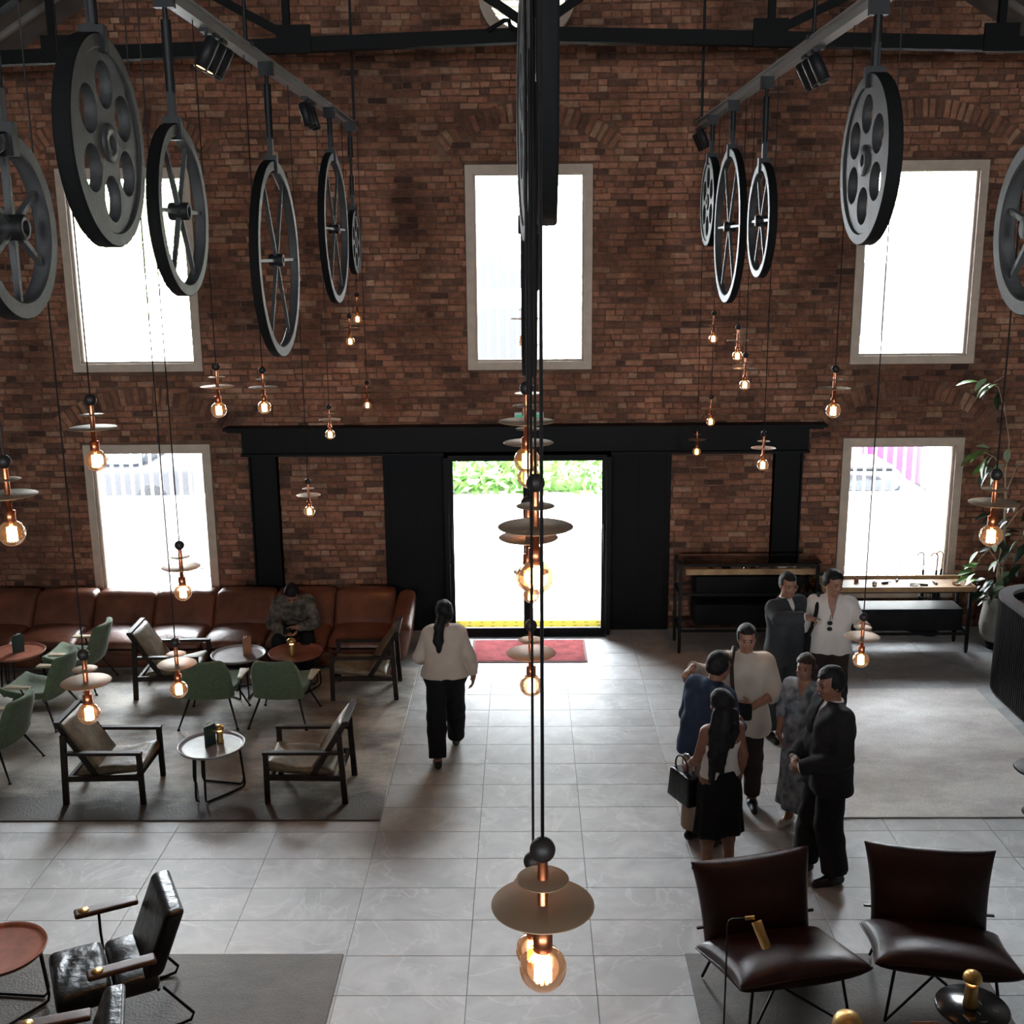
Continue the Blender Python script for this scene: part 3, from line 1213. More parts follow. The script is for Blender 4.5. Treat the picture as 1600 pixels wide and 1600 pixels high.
# ================================================================== SEATING CORNER
# ---- sofa
SOFA_X1, MODW = -1.62, .738
sofa = thing('sofa', 'long low brown leather sofa along the brick wall with plump cushions', 'sofa', (-4.2, 12.95, 0))
NX = 7
xr = SOFA_X1 + 4.2
mb = MB()
mb.rbox((xr - MODW * NX / 2, 0.02, .11), (MODW * NX, .86, .19), .03, 6)
mb.build('base', M['leather'], sofa)

def seat_def(w, p):
    return (w.x, w.y, w.z + (.035 * (1 - p[0] ** 2) * (1 - p[1] ** 2) if w.z > 0 else 0) - (.03 * (p[1] < -.6) * (w.z > 0)))

def back_def(w, p):
    # leans back, rolls over at the top
    t = (w.z + .23) / .46
    return (w.x, w.y + .26 * t + .05 * t * t - .05 * (1 - p[0] ** 2) * (p[1] < 0) * (1 - abs(2 * t - 1)), w.z + .015 * (1 - p[0] ** 2) * (t > .7))
for k in range(NX):
    cx = xr - MODW * (k + .5)
    mb = MB()
    mb.rbox((cx, -.07, .285), (MODW - .012, .86, .20), .07, 6, deform=seat_def)
    mb.build('seat_cushion', M['leather'], sofa)
    mb = MB()
    mb.rbox((cx, .10, .46), (MODW - .006, .24, .52), .06, 7, deform=back_def)
    mb.build('back_cushion', M['leather'], sofa)

def arm_def(w, p):
    t = (w.y + .46) / .92
    return (w.x + .05 * (w.z / .35), w.y, w.z * (.72 + .42 * t) + .10 * t - .05)
mb = MB()
mb.rbox((xr + .10, .0, .34), (.24, .92, .62), .1, 6, deform=arm_def)
mb.build('arm', M['leather'], sofa)

# ---- low wooden armchairs with leather slings
def make_sling_chair():
    t = thing('sling_armchair', '', 'armchair')
    W, D = .56, .70           # between side frames, depth; faces +Y
    for s in (-1, 1):
        x = s * W / 2
        mb = MB()
        mb.bar((x, .34, 0), (x, .335, .50), .032, .045)
        mb.build('leg', M['darkwood'], t)
        mb = MB()
        mb.bar((x, -.35, 0), (x, -.32, .66), .032, .05)
        mb.build('leg', M['darkwood'], t)
        mb = MB()
        mb.bar((x, -.33, .487), (x, .36, .487), .05, .028)
        mb.build('armrest', M['darkwood'], t)
        mb = MB()
        mb.bar((x, -.34, .245), (x, .335, .255), .026, .05)
        mb.build('side_rail', M['darkwood'], t)
    mb = MB()
    mb.bar((-W / 2, .30, .25), (W / 2, .30, .25), .03, .05)
    mb.bar((-W / 2, -.30, .24), (W / 2, -.30, .24), .03, .05)
    mb.bar((-W / 2, -.325, .645), (W / 2, -.325, .645), .03, .05)
    mb.build('cross_rail', M['darkwood'], t)
    # seat cushion, tapering thickness, with a soft front lip
    mb = MB()
    mb.rbox((0, .05, .30), (W - .05, .60, .085), .038, 7, deform=lambda w, p: (w.x, w.y, w.z + .07 * (w.y / .3) * .5 + .012 * math.sin(9 * w.x + 14 * w.y) * (w.z > 0)))
    mb.build('seat_cushion', M['khaki'], t)
    # reclined back: slab between the seat's rear and the top rail, leather draped over it
    mb = MB()
    mb.rbox((0, -.20, .50), (W - .06, .07, .50), .032, 7,
            deform=lambda w, p: (w.x, w.y - .30 * (w.z / .5) + .015 * math.sin(11 * w.x + 9 * w.z) * (w.y > 0), w.z))
    mb.build('back_cushion', M['khaki'], t)
    mb = MB()
    for s in (-1, 1):
        mb.bar((s * (W / 2 - .03), -.06, .25), (s * (W / 2 - .03), -.375, .76), .03, .05)
    mb.bar((-W / 2 + .02, -.375, .755), (W / 2 - .02, -.375, .755), .05, .03)
    mb.build('back_frame', M['darkwood'], t)
    return t
sling = make_sling_chair()
GRP = 'low wooden sling armchairs on the pale rug'
place(sling, False, (-3.77, 9.46, .0125), R(-90), 'wooden armchair in tan leather at front of rug, open seat towards the small tray table', GRP)
place(sling, True, (-1.98, 9.46, .0125), R(90), 'dark wooden armchair at front corner of rug, its back towards the walkway', GRP)
place(sling, True, (-1.80, 11.82, .0125), R(92), 'dark wooden armchair near the sofa end, turned away from the walkway', GRP)
place(sling, True, (-3.96, 11.86, .0125), R(-88), 'wooden armchair in tan leather beside the sofa, facing the two touching tables', GRP)

# ---- green upholstered shell chairs
def make_shell_chair():
    t = thing('shell_chair', '', 'armchair')

    def seat_bend(w, p):
        return (w.x * (1 - .06 * (w.y < -.1)), w.y, w.z + .05 * (w.y / .26) ** 2 * (.5 if w.y < 0 else 1) + .02 * (w.x / .26) ** 2)
    mb = MB()
    mb.rbox((0, .04, .33), (.54, .56, .075), .036, 7, deform=seat_bend)
    mb.build('seat', M['green'], t)

    def back_bend(w, p):
        tt = (w.z + .25) / .5
        x_ = w.x * (1 - .10 * tt) * (1 - .30 * max(0, tt - .62) ** 2 / .14)
        return (x_, w.y + .055 * (abs(w.x) / .26) ** 2 - .16 * tt, w.z)
    mb = MB()
    mb.rbox((0, -.21, .53), (.54, .075, .46), .036, 8, deform=back_bend)
    mb.build('backrest', M['green'], t)
    for s in (-1, 1):
        mb = MB()
        mb.rbox((s * .305, .06, .475), (.075, .27, .022), .010, 4, deform=lambda w, p: (w.x * (1 + .35 * w.y / .13), w.y, w.z))
        mb.build('armrest', M['palewood'], t)
        mb = MB()
        mb.tube([(s * .25, -.02, .31), (s * .29, .02, .38), (s * .305, .05, .466)], .009, 8)
        mb.build('armrest_support', M['black'], t)
        for q in (-1, 1):
            mb = MB()
            mb.tube([(s * .20, q * .17 + .02, .30), (s * .30, q * .31 + .02, .012)], [.013, .008], 8)
            mb.lathe([(0, -.012), (.016, -.012), (.016, 0), (0, .002)], 10, 0, Tm(s * .301, q * .312 + .02, .012))
            mb.build('leg', M['black'], t)
    mb = MB()
    for q in (-1, 1):
        mb.tube([(-.22, q * .17 + .02, .29), (.22, q * .17 + .02, .29)], .010, 8)
    mb.tube([(0, -.15, .29), (0, .19, .29)], .010, 8)
    mb.build('under_frame', M['black'], t)
    return t
shell = make_shell_chair()
GRP = 'green shell chairs round the low tables'
place(shell, False, (-3.30, 11.06, .0125), R(2), 'green shell chair with its dark back to us, directly behind the small grey tray table', GRP)
place(shell, True, (-2.56, 11.06, .0125), R(-3), 'green shell chair with its dark back to us, beside another nearer the walkway', GRP)
place(shell, True, (-5.07, 12.02, .0125), R(88), 'green shell chair pushed up to the sofa, seen from its side', GRP)
place(shell, True, (-5.10, 11.06, .0125), R(84), 'green shell chair in side view between two others facing the same way', GRP)
place(shell, True, (-5.06, 9.90, .0125), R(84), 'green shell chair in side view at the rug edge, partly out of view', GRP)

# ---- tray tables
def make_tray_table(m, legm='black'):
    t = thing('tray_table', '', 'table')
    mb = MB()
    mb.lathe([(0, .43), (.255, .43), (.288, .436), (.300, .460), (.296, .463), (.28, .446), (.25, .441), (0, .441)], 48)
    mb.build('tray_top', M[m], t)
    for k in range(3):
        a = 2 * PI * k / 3 + .5
        c, s = math.cos(a), math.sin(a)
        c2, s2 = math.cos(a + 1.75), math.sin(a + 1.75)
        r0, r1 = .24, .27
        mb = MB()
        pts = [(c * r0, s * r0, .43), (c * r1, s * r1, .07), (c * r1 * .97, s * r1 * .97, .03), (c * r1 * .88, s * r1 * .88, .012)]
        pts += [(c2 * r1 * .88, s2 * r1 * .88, .012), (c2 * r1 * .97, s2 * r1 * .97, .03), (c2 * r1, s2 * r1, .07), (c2 * r0, s2 * r0, .43)]
        mb.tube(pts, .0095, 8)
        mb.build('leg', M[legm], t)
    return t
tt = make_tray_table('tray')
place(tt, False, (-2.86, 9.43, .0125), 0, 'round grey tray table on black hairpin legs between two wooden armchairs', 'round tray tables')
place(tt, True, (-3.20, 11.78, .0125), .6, 'round grey tray table touching the copper topped one before the sofa', 'round tray tables')
tr = make_tray_table('trayred')
place(tr, False, (-2.575, 11.83, .0125), .3, 'round copper brown tray table lit by a mushroom lamp, before the seated man', 'round tray tables')
place(tr, True, (-5.70, 11.88, .0125), 0, 'round terracotta tray table by the far green chair and sofa', 'round tray tables')
place(tr, True, (-3.40, 6.37, .0125), 2.2, 'round terracotta tray table at the picture edge beside the black lounge chair', 'round tray tables')
place(tr, True, (-6.0, 11.05, .0125), 1., 'round terracotta tray table cut off by the picture edge between green chairs', 'round tray tables')

# ---- menus (folded cards) and mushroom lamps
def menu(loc, rotz, m, label, grp='folded menus standing on the tables', w=.125, h=.2):
    t = thing('menu_card', label, 'menu', loc, rotz, grp)
    for s, nm in ((1, 'front_cover'), (-1, 'back_cover')):
        mb = MB()
        mb.box((0, 0, h / 2), (w, .006, h), 0, Tm(0, s * .004, 0) @ Rm(R(-s * 20), 'Z') @ Tm(w / 2, 0, 0))
        mb.build(nm, M[m], t)
    mb = MB()
    mb.box((0, 0, h / 2 + .002), (w - .012, .003, h - .006), 0, Rm(R(3), 'Z') @ Tm(w / 2, 0, 0))
    mb.build('page', M['paper'], t)
menu((-2.90, 9.38, 0.454), R(75), 'menu', 'dark green folded menu on the front grey tray table')
menu((-3.13, 11.74, 0.454), R(80), 'tan', 'tan folded menu on the grey tray table before the sofa')
menu((-5.74, 11.86, 0.454), R(60), 'menu', 'dark green folded menu on the terracotta table by the sofa')

def mushroom_lamp(loc, label, sc=1., power=1.2):
    t = thing('mushroom_lamp', label, 'lamp', loc, 0, 'small brass mushroom lamps')
    mb = MB()
    mb.lathe([(0, 0), (.036, 0), (.038, .012), (.033, .04), (.030, .11), (.027, .125), (0, .125)], 20, 0, Matrix.Scale(sc, 4))
    mb.build('body', M['brass'], t)
    mb = MB()
    mb.lathe([(0, .12), (.020, .122), (.020, .142), (0, .144)], 12, 0, Matrix.Scale(sc, 4))
    mb.build('glow_tube', M['lamplit'], t)
    mb = MB()
    mb.lathe([(.044, .146), (.047, .15), (.045, .168), (.036, .184), (.02, .193), (0, .196)], 24, 0, Matrix.Scale(sc, 4))
    mb.lathe([(.044, .146), (.04, .16), (.03, .176), (0, .186)], 24, 0, Matrix.Scale(sc, 4))
    mb.build('shade', M['brass'], t)
    ld = bpy.data.lights.new('lamp_light', 'POINT')
    ld.energy = power
    ld.color = (1, .62, .25)
    ld.shadow_soft_size = .012
    lo = bpy.data.objects.new('lamp_light', ld)
    COL.objects.link(lo)
    lo.parent = t
    lo.location = (0, 0, .137 * sc)
mushroom_lamp((-2.60, 11.75, 0.454), 'brass mushroom lamp lighting the copper brown table before the seated man', 1.05, 2.2)
mushroom_lamp((-2.80, 9.50, 0.454), 'brass mushroom lamp behind the dark menu on the front grey table', .9, 1.)

# ================================================================== RUGS AND MAT
def rug(name, label, x0, x1, y0, y1, m, h=.012):
    mb = MB()
    mb.rbox(((x0 + x1) / 2, (y0 + y1) / 2, h / 2 + .0005), (x1 - x0, y1 - y0, h), h * .45, 5)
    return tag(mb.build(name, m, None), label, 'rug')
rug('area_rug', 'large pale grey rug darker along its front edge under the sofa group', -6.5, -1.285, 8.885, 12.5,
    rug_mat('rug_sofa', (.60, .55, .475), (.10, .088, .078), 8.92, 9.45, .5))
rug('area_rug', 'pale mottled grey rug on the open floor by the display table', 2.66, 4.95, 8.91, 11.82, rug_mat('rug_pale', (.86, .83, .78), (.58, .52, .50), None, None, .4, .5, .75))
rug('area_rug', 'dark taupe rug under the black lounge chairs', -6.2, -1.302, 3.6, 6.985, rug_mat('rug_taupe', (.115, .09, .072), (.05, .041, .034), None, None, .5))
rug('area_rug', 'dark taupe rug under the oxblood leather chairs', 1.078, 3.06, 3.6, 6.985, rug_mat('rug_taupe2', (.125, .10, .085), (.05, .044, .04), None, None, .5))
t = thing('door_mat', 'dark red door mat on the tiles just inside the glass door', 'mat', (.01, 13.09, 0))
mb = MB()
mb.rbox((0, 0, .006), (1.40, .78, .011), .004, 4)
mb.build('border', M['rubber'], t)
mb = MB()
mb.rbox((0, 0, .012), (1.34, .72, .008), .003, 4)
mb.build('pile', M['redmat'], t)

# ================================================================== FRONT CHAIRS
def make_red_chair():
    t = thing('lounge_chair', '', 'armchair')
    W, D = .82, .70                # faces +Y
    mb = MB()
    mb.pillow(W + .06, D, .22, Tm(0, .08, .375) @ Rm(R(13), 'X'), 16, ear=.055, q=.36, bend=lambda p: (p.x, p.y, p.z + .025 * math.sin(p.x * 6) * .3))
    mb.build('seat', M['redleather'], t)
    mb = MB()
    mb.tube([Tm(0, .08, .375) @ Rm(R(13), 'X') @ Vector(p) for p in [(-.44, -.345, 0), (-.415, 0, 0), (-.44, .345, 0), (0, .33, 0), (.44, .345, 0), (.415, 0, 0), (.44, -.345, 0)]], .006, 6)
    mb.build('seat_piping', M['redleather'], t)
    B = Tm(0, -.27, .44) @ Rm(R(74 + 0), 'X')
    mb = MB()
    mb.pillow(W - .02, .58, .20, Tm(0, -.33, .555) @ Rm(R(106), 'X'), 16, ear=.05, q=.33, bend=lambda p: (p.x * (1 + .06 * (p.y / .26)), p.y, p.z))
    mb.build('backrest', M['redleather'], t)
    for s in (-1, 1):
        mb = MB()
        mb.box((s * (W / 2 - .015), -.29, .42), (.05, .016, .014))
        mb.build('strap_tab', M['redleather'], t)
        mb = MB()
        mb.tube([(s * .30, .30, .36), (s * .35, .36, .012)], .010, 8)
        mb.build('leg', M['black'], t)
        mb = MB()
        mb.tube([(s * .30, -.24, .28), (s * .35, -.34, .012)], .010, 8)
        mb.build('leg', M['black'], t)
        mb = MB()
        mb.tube([(s * .35, .36, .012), (-s * .30, -.24, .28)], .009, 8)
        mb.build('cross_rod', M['black'], t)
    mb = MB()
    mb.tube([(-.3, .30, .365), (.3, .30, .365)], .010, 8)
    mb.tube([(-.3, -.24, .285), (.3, -.24, .285)], .010, 8)
    for s in (-1, 1):
        mb.tube([(s * .3, .30, .365), (s * .3, -.24, .285), (s * .28, -.40, .76)], .010, 8)
    mb.build('rod_frame', M['black'], t)
    return t
redc = make_red_chair()
place(redc, False, (1.58, 6.47, .012), R(194.5), 'oxblood leather lounge chair behind the slim brass reading lamp', 'oxblood lounge chairs')
place(redc, True, (2.64, 6.56, .012), R(171), 'oxblood leather lounge chair behind the black marble table', 'oxblood lounge chairs')

def make_black_chair():
    t = thing('lounge_chair', '', 'armchair')
    # faces +Y; ribbed seat and back cushions on a chromed sled
    wr = lambda w, p: (w.x, w.y, w.z + (.010 * math.sin(w.y * 60 + 3 * math.sin(w.x * 9)) * max(0, 1 - abs(w.x) / .24) * (w.y > -.02) if w.z > 0 else 0) + .02 * (1 - p[0] ** 2) * (w.z > 0))
    mb = MB()
    mb.rbox((0, .19, .345), (.56, .33, .13), .045, 9, deform=wr)
    mb.rbox((0, -.12, .340), (.56, .27, .12), .045, 7, deform=lambda w, p: (w.x, w.y, w.z + .018 * (1 - p[0] ** 2) * (1 - p[1] ** 2) * (w.z > 0)))
    mb.build('seat', M['blackleather'], t)
    mb = MB()
    mb.rbox((0, -.30, .59), (.56, .12, .42), .035, 7, deform=lambda w, p: (w.x, w.y - .17 * (w.z / .42), w.z))
    mb.build('backrest', M['blackleather'], t)
    for s in (-1, 1):
        mb = MB()
        mb.rbox((s * .36, -.03, .575), (.095, .40, .035), .015, 5)
        a = mb.build('armrest', M['darkwood2'], t)
        mb = MB()
        mb.lathe([(0, .0), (.034, .0), (.036, .003), (0, .004)], 24, 0, Tm(s * .36, .11, .592))
        mb.build('brass_inlay', M['brass'], a)
        mb = MB()
        mb.tube([(s * .36, .02, .56), (s * .36, .02, .40), (s * .27, .02, .33)], .009, 8)
        mb.build('armrest_support', M['black'], t)
        mb = MB()
        mb.tube([(s * .27, .30, .29), (s * .27, .33, .05), (s * .27, .31, .014), (s * .27, .26, .010), (s * .27, -.36, .010), (s * .27, -.42, .018), (s * .27, -.44, .06), (s * .27, -.27, .30)], .010, 8)
        mb.build('sled_leg', M['black'], t)
    mb = MB()
    mb.tube([(-.27, .26, .275), (.27, .26, .275)], .010, 8)
    mb.tube([(-.27, -.24, .29), (.27, -.24, .29)], .010, 8)
    mb.build('cross_bar', M['black'], t)
    return t
blk = make_black_chair()
place(blk, False, (-2.66, 6.32, .012), R(117), 'black leather lounge chair with wooden armrests beside the terracotta table', 'black lounge chairs')
place(blk, True, (-2.60, 5.17, .012), R(108), 'black leather lounge chair in the near corner, mostly cut off by the picture edge', 'black lounge chairs')

# ---- reading lamp, marble table with lamp and menu
t = thing('reading_lamp', 'slim black floor lamp with tilted brass head before an oxblood chair', 'lamp', (1.165, 5.95, .012))
mb = MB()
mb.lathe([(0, 0), (.11, 0), (.11, .008), (.02, .012), (0, .012)], 24)
mb.build('base', M['black'], t)
mb = MB()
mb.tube([(0, 0, .01), (0, 0, .90), (.006, 0, .922), (.022, 0, .935), (.12, 0, .942)], .0055, 8)
mb.build('pole', M['black'], t)
mb = MB()
mb.tube([(.10, 0, .942), (.155, 0, .946)], .011, 10)
mb.build('swivel', M['brass'], t)
mb = MB()
hm = Tm(.165, -.01, .928) @ Rm(R(-22), 'Y') @ Rm(R(-35), 'X')
mb.lathe([(.0, -.165), (.02, -.163), (.028, -.15), (.030, -.03), (.030, 0), (.026, 0), (.026, -.01), (0, -.01)], 20, 0, hm)
mb.build('lamp_head', M['brass'], t)

t = thing('side_table', 'round black marble side table with white veins before the oxblood chair', 'table', (2.56, 5.76, .012))
mb = MB()
mb.lathe([(0, .47), (.2, .47), (.207, .476), (.207, .489), (.2, .495), (0, .495)], 40)
mb.build('table_top', M['marble'], t)
rv = random.Random(5)
mb = MB()
for k in range(6):
    a = rv.uniform(0, 2 * PI)
    r0 = rv.uniform(.03, .15)
    p = Vector((math.cos(a) * r0, math.sin(a) * r0, .4955))
    d = rv.uniform(0, 2 * PI)
    q = p + Vector((math.cos(d), math.sin(d), 0)) * rv.uniform(.03, .06)
    m_ = (p + q) / 2 + Vector((.004, -.006, 0))
    mb.tube([p, m_, q], [.0006, .0018, .0006], 5)
mb.build('vein', M['paper'], t)
mb = MB()
mb.tube([(0, 0, .01), (0, 0, .47)], .016, 10)
mb.lathe([(0, 0), (.15, 0), (.15, .008), (.02, .014), (0, .014)], 28)
mb.build('pedestal', M['black'], t)
mushroom_lamp((2.545, 5.76, .5075), 'brass mushroom lamp on the black marble side table', 1.15, 2.2)

t = thing('side_table', 'low black side table cut off by the lower picture edge', 'table', (1.98, 5.22, .012))
mb = MB()
mb.lathe([(0, .43), (.38, .43), (.39, .44), (.38, .45), (0, .45)], 40)
mb.build('table_top', M['black'], t)
mb = MB()
mb.tube([(0, 0, .01), (0, 0, .43)], .02, 10)
mb.lathe([(0, 0), (.2, 0), (.2, .01), (0, .014)], 28)
mb.build('pedestal', M['black'], t)
mushroom_lamp((1.70, 5.30, .462), 'larger brass lamp dome at the lower picture edge by the reading lamp', 1.75, 16.)
t = thing('menu_card', 'tan card menu with black cover beside the marble table', 'menu', (2.17, 5.42, .451), 0, 'folded menus standing on the tables')
for s, nm, m_ in ((1, 'front_cover', 'blackmatte'), (-1, 'back_cover', 'tan')):
    mb = MB()
    mb.box((0, 0, .10), (.15, .006, .20), 0, Tm(0, s * .045, 0) @ Rm(R(s * 24), 'X'))
    mb.build(nm, M[m_], t)

# dark stool by the bar at the picture edge
t = thing('side_table', 'small round dark table at the picture edge on the pale rug', 'table', (4.37, 8.98, .012))
mb = MB()
mb.lathe([(0, .40), (.2, .40), (.21, .41), (.2, .42), (0, .42)], 32)
mb.build('table_top', M['darkwood'], t)
mb = MB()
mb.tube([(0, 0, .01), (0, 0, .40)], .02, 10)
mb.lathe([(0, 0), (.11, 0), (.11, .01), (0, .014)], 28)
mb.build('pedestal', M['black'], t)

# ================================================================== DISPLAY TABLES
def frame_box(t, x0, x1, y0, y1, z1, zs, w=.035, foot=True):
    for x in (x0, x1):
        for y in (y0, y1):
            mb = MB()
            mb.box((x, y, z1 / 2 + .015), (w, w, z1 - .03))
            mb.lathe([(0, 0), (.018, 0), (.018, .03), (0, .03)], 10, 0, Tm(x, y, 0))
            mb.build('leg', M['black'], t)
    for z in zs:
        mb = MB()
        for y in (y0, y1):
            mb.box(((x0 + x1) / 2, y, z), (x1 - x0, w * .8, w * .8))
        for x in (x0, x1):
            mb.box((x, (y0 + y1) / 2, z), (w * .8, y1 - y0, w * .8))
        mb.build('rail', M['black'], t)
t = thing('display_case', 'tall black framed glass display case with wooden tray against the brick wall', 'display case', (2.66, 13.24, 0))
frame_box(t, -.83, .80, -.23, .22, 1.10, (1.10, .74, .28))
mb = MB()
mb.box((.015, -.005, .985), (1.52, .38, .02))
for s in (-1, 1):
    mb.box((.015, -.005 + s * .19, 1.01), (1.56, .02, .07))
    mb.box((.015 + s * .77, -.005, 1.01), (.02, .38, .07))
mb.build('tray', M['oak'], t)
mb = MB()
mb.box((.015, 0, 1.122), (1.66, .42, .008))
mb.build('glass_top', M['pane'], t)
for z0, z1, x0, x1 in ((.70, .95, -.64, .62), (.34, .60, -.64, .78)):
    mb = MB()
    mb.rbox(((x0 + x1) / 2, 0, (z0 + z1) / 2), (x1 - x0, .40, z1 - z0), .008, 2)
    d = mb.build('drawer', M['blackmatte'], t)
    mb = MB()
    mb.box(((x0 + x1) / 2, -.205, z1 - .03), (.2, .012, .012))
    mb.build('handle', M['black'], d)
ro = random.Random(21)

def curio(kind, loc, label, m, grp, s=1.):
    t = thing('curio', label, 'ornament', loc, ro.uniform(0, 3), grp)
    mb = MB()
    if kind == 0:
        mb.lathe([(0, 0), (.02, 0), (.028, .02), (.02, .045), (.012, .05), (.018, .06), (0, .06)], 16, 0, Matrix.Scale(s, 4))
    elif kind == 1:
        mb.lathe([(0, 0), (.05, 0), (.06, .02), (.055, .02), (.045, .006), (0, .006)], 18, 0, Matrix.Scale(s, 4))
    elif kind == 2:
        mb.rbox((0, 0, .012), (.11 * s, .03 * s, .022), .008, 3)
        mb.tube([(.05 * s, 0, .015), (.1 * s, 0, .015)], .005, 6)
    else:
        mb.lathe([(.016, 0), (.03, 0), (.034, .07), (.03, .07), (.027, .008), (.016, .008)], 16, 0, Matrix.Scale(s, 4))
    o = mb.build('body', M[m], t)
    return t
for k, (dx, knd, m_) in enumerate([(-.42, 2, 'blackmatte'), (-.25, 1, 'blackmatte'), (-.05, 0, 'chrome'), (.06, 2, 'blackmatte'), (.12, 0, 'chrome'), (.22, 1, 'paper'), (.42, 2, 'paper'), (.58, 0, 'paper'), (.70, 2, 'paper')]):
    curio(knd, (2.66 + dx, 13.2 + ro.uniform(-.05, .1), .996), '%s small curio in the glass display case, %s from the glass door' % (['pale', 'bright', 'dark'][{'paper': 0, 'chrome': 1, 'blackmatte': 2}[m_]], ORD[k]), m_, 'curios in the glass display case')

t = thing('display_table', 'long oak topped display table with black frame under the window', 'table', (4.42, 13.18, 0))
frame_box(t, -.84, .86, -.20, .20, .79, (.77, .24))
mb = MB()
mb.box((0, 0, .795), (1.80, .50, .03))
for s in (-1, 1):
    mb.box((0, s * .245, .815), (1.82, .02, .055))
    mb.box((s * .90, 0, .815), (.02, .50, .055))
mb.build('tray_top', M['oak'], t)
mb = MB()
mb.rbox((-.01, .02, .40), (1.64, .36, .27), .01, 2)
d = mb.build('storage_box', M['black'], t)
mb = MB()
mb.box((-.12, -.195, .5), (.25, .012, .012))
mb.build('handle', M['black'], d)
mb = MB()
mb.lathe([(.16, 0), (.24, 0), (.24, .02), (.16, .02)], 24, 0, Tm(.32, 0, .245) @ Matrix.Scale(.8, 4))
mb.build('castor_plate', M['black'], t)
for k, (dx, knd, m_, lb) in enumerate([(-.72, 1, 'trayred', 'shallow reddish dish on the oak display table by the men'), (-.40, 3, 'trayred', 'small terracotta cup on the oak display table'), (-.24, 3, 'chrome', 'small shiny cup beside the terracotta cup on the oak display table'),
                                     (-.08, 2, 'blackmatte', 'dark small tool beside the shiny cup on the oak display table'), (.10, 2, 'darkwood', 'wooden small tool in the middle of the oak display table'), (.24, 1, 'paper', 'white small dish in the middle of the oak display table'),
                                     (.36, 2, 'blackmatte', 'dark small tool near the umbrellas on the oak display table'), (.52, 2, 'darkwood', 'wooden pen like tool near the umbrellas on the oak display table'), (.76, 1, 'oak', 'woven looking dish at the plant end of the oak display table')]):
    curio(knd, (4.40 + dx, 13.18 + ro.uniform(-.12, .12), .811), lb, m_, 'objects laid out on the oak display table', .85)

# umbrella stand with umbrellas
t = thing('umbrella_stand', 'dark wire umbrella basket on the floor behind the oak display table', 'umbrella stand', (5.05, 13.66, 0))
mb = MB()
for z in (.02, .25, .5):
    mb.tube([(math.cos(a * PI / 8) * .13, math.sin(a * PI / 8) * .13, z) for a in range(16)], .006, 6, closed=True)
for a in range(16):
    mb.tube([(math.cos(a * PI / 8) * .13, math.sin(a * PI / 8) * .13, .02), (math.cos(a * PI / 8) * .13, math.sin(a * PI / 8) * .13, .5)], .004, 5)
mb.lathe([(0, .01), (.13, .01), (.13, .02), (0, .02)], 16)
mb.build('basket', M['blackmatte'], t)
for k, (dx, dy, m_, lean, lb) in enumerate([(-.09, 0, 'chrome', -.02, 'umbrella with pale thin crook handle against the window'), (.02, -.03, 'midwood', .03, 'umbrella with orange wooden crook handle by the window frame'), (.07, .04, 'oak', .07, 'umbrella with yellowish wooden crook handle nearest the plant')]):
    t = thing('umbrella', lb, 'umbrella', (5.05 + dx, 13.66 + dy, .025), 0, 'umbrellas in the basket')
    mb = MB()
    mb.tube([(0, 0, 0), (lean * .5, 0, .3), (lean * .9, 0, .82)], [.008, .03, .014], 8)
    mb.build('canopy', M['blackmatte'], t)
    mb = MB()
    s = -1
    pts = [(lean * .9, 0, .8), (lean, 0, 1.0)] + [(lean + s * .04 * (1 - math.cos(a)), 0, 1.0 + .045 * math.sin(a)) for a in (.6, 1.2, 1.57, 2., 2.6, 3.14)]
    mb.tube(pts, .009, 8)
    mb.build('crook_handle', M[m_], t)

# ---- potted tree
px, py = 5.72, 13.15
t = thing('potted_tree', 'tall potted tree with broad green leaves in a pale concrete pot', 'plant', (px, py, 0))
mb = MB()
mb.lathe([(0, 0), (.13, 0), (.13, .10), (0, .10)], 24)
mb.build('plinth', M['blackmatte'], t)
mb = MB()
mb.lathe([(0, .10), (.15, .10), (.2, .16), (.225, .28), (.215, .40), (.185, .58), (.165, .66), (.15, .66), (.17, .57), (.19, .45), (0, .45)], 36)
mb.build('pot', M['concrete'], t)
mb = MB()
mb.lathe([(0, .60), (.165, .595)], 20)
mb.build('soil', M['soil'], t)

def loc_(x, y, Y=13.15):
    p = at(x, y, Y)
    return (p.x - px, p.y - py, p.z)
mb = MB()
mb.tube([(.0, 0, .6), loc_(1558, 900), loc_(1566, 845), loc_(1570, 800), loc_(1571, 740), loc_(1577, 690), loc_(1570, 640), loc_(1567, 620)], [.014, .013, .012, .011, .009, .006, .004, .003], 8)
mb.tube([(.05, 0, .6), loc_(1565, 900), loc_(1569, 850), loc_(1572, 770), loc_(1588, 730), loc_(1610, 715, 13.0)], [.012, .011, .010, .009, .006, .004], 8)
mb.tube([(.02, .03, .6), loc_(1560, 880), loc_(1545, 858), loc_(1532, 872), loc_(1520, 895)], [.01, .008, .006, .005, .003], 6)
mb.tube([loc_(1570, 645), loc_(1560, 605), loc_(1545, 598), loc_(1530, 603)], [.006, .005, .004, .002], 6)
mb.tube([loc_(1552, 598), loc_(1575, 584), loc_(1586, 580)], [.004, .003, .002], 6)
mb.tube([loc_(1571, 745), loc_(1555, 715), loc_(1535, 705), loc_(1515, 715)], [.008, .006, .004, .002], 6)
mb.tube([loc_(1568, 830), loc_(1590, 800, 13.0), loc_(1605, 790, 12.9)], [.008, .006, .003], 6)
mb.tube([loc_(1568, 880), loc_(1590, 845, 13.0), loc_(1600, 835, 12.9)], [.008, .006, .003], 6)
mb.build('stem', M['bark'], t)
rp = random.Random(9)

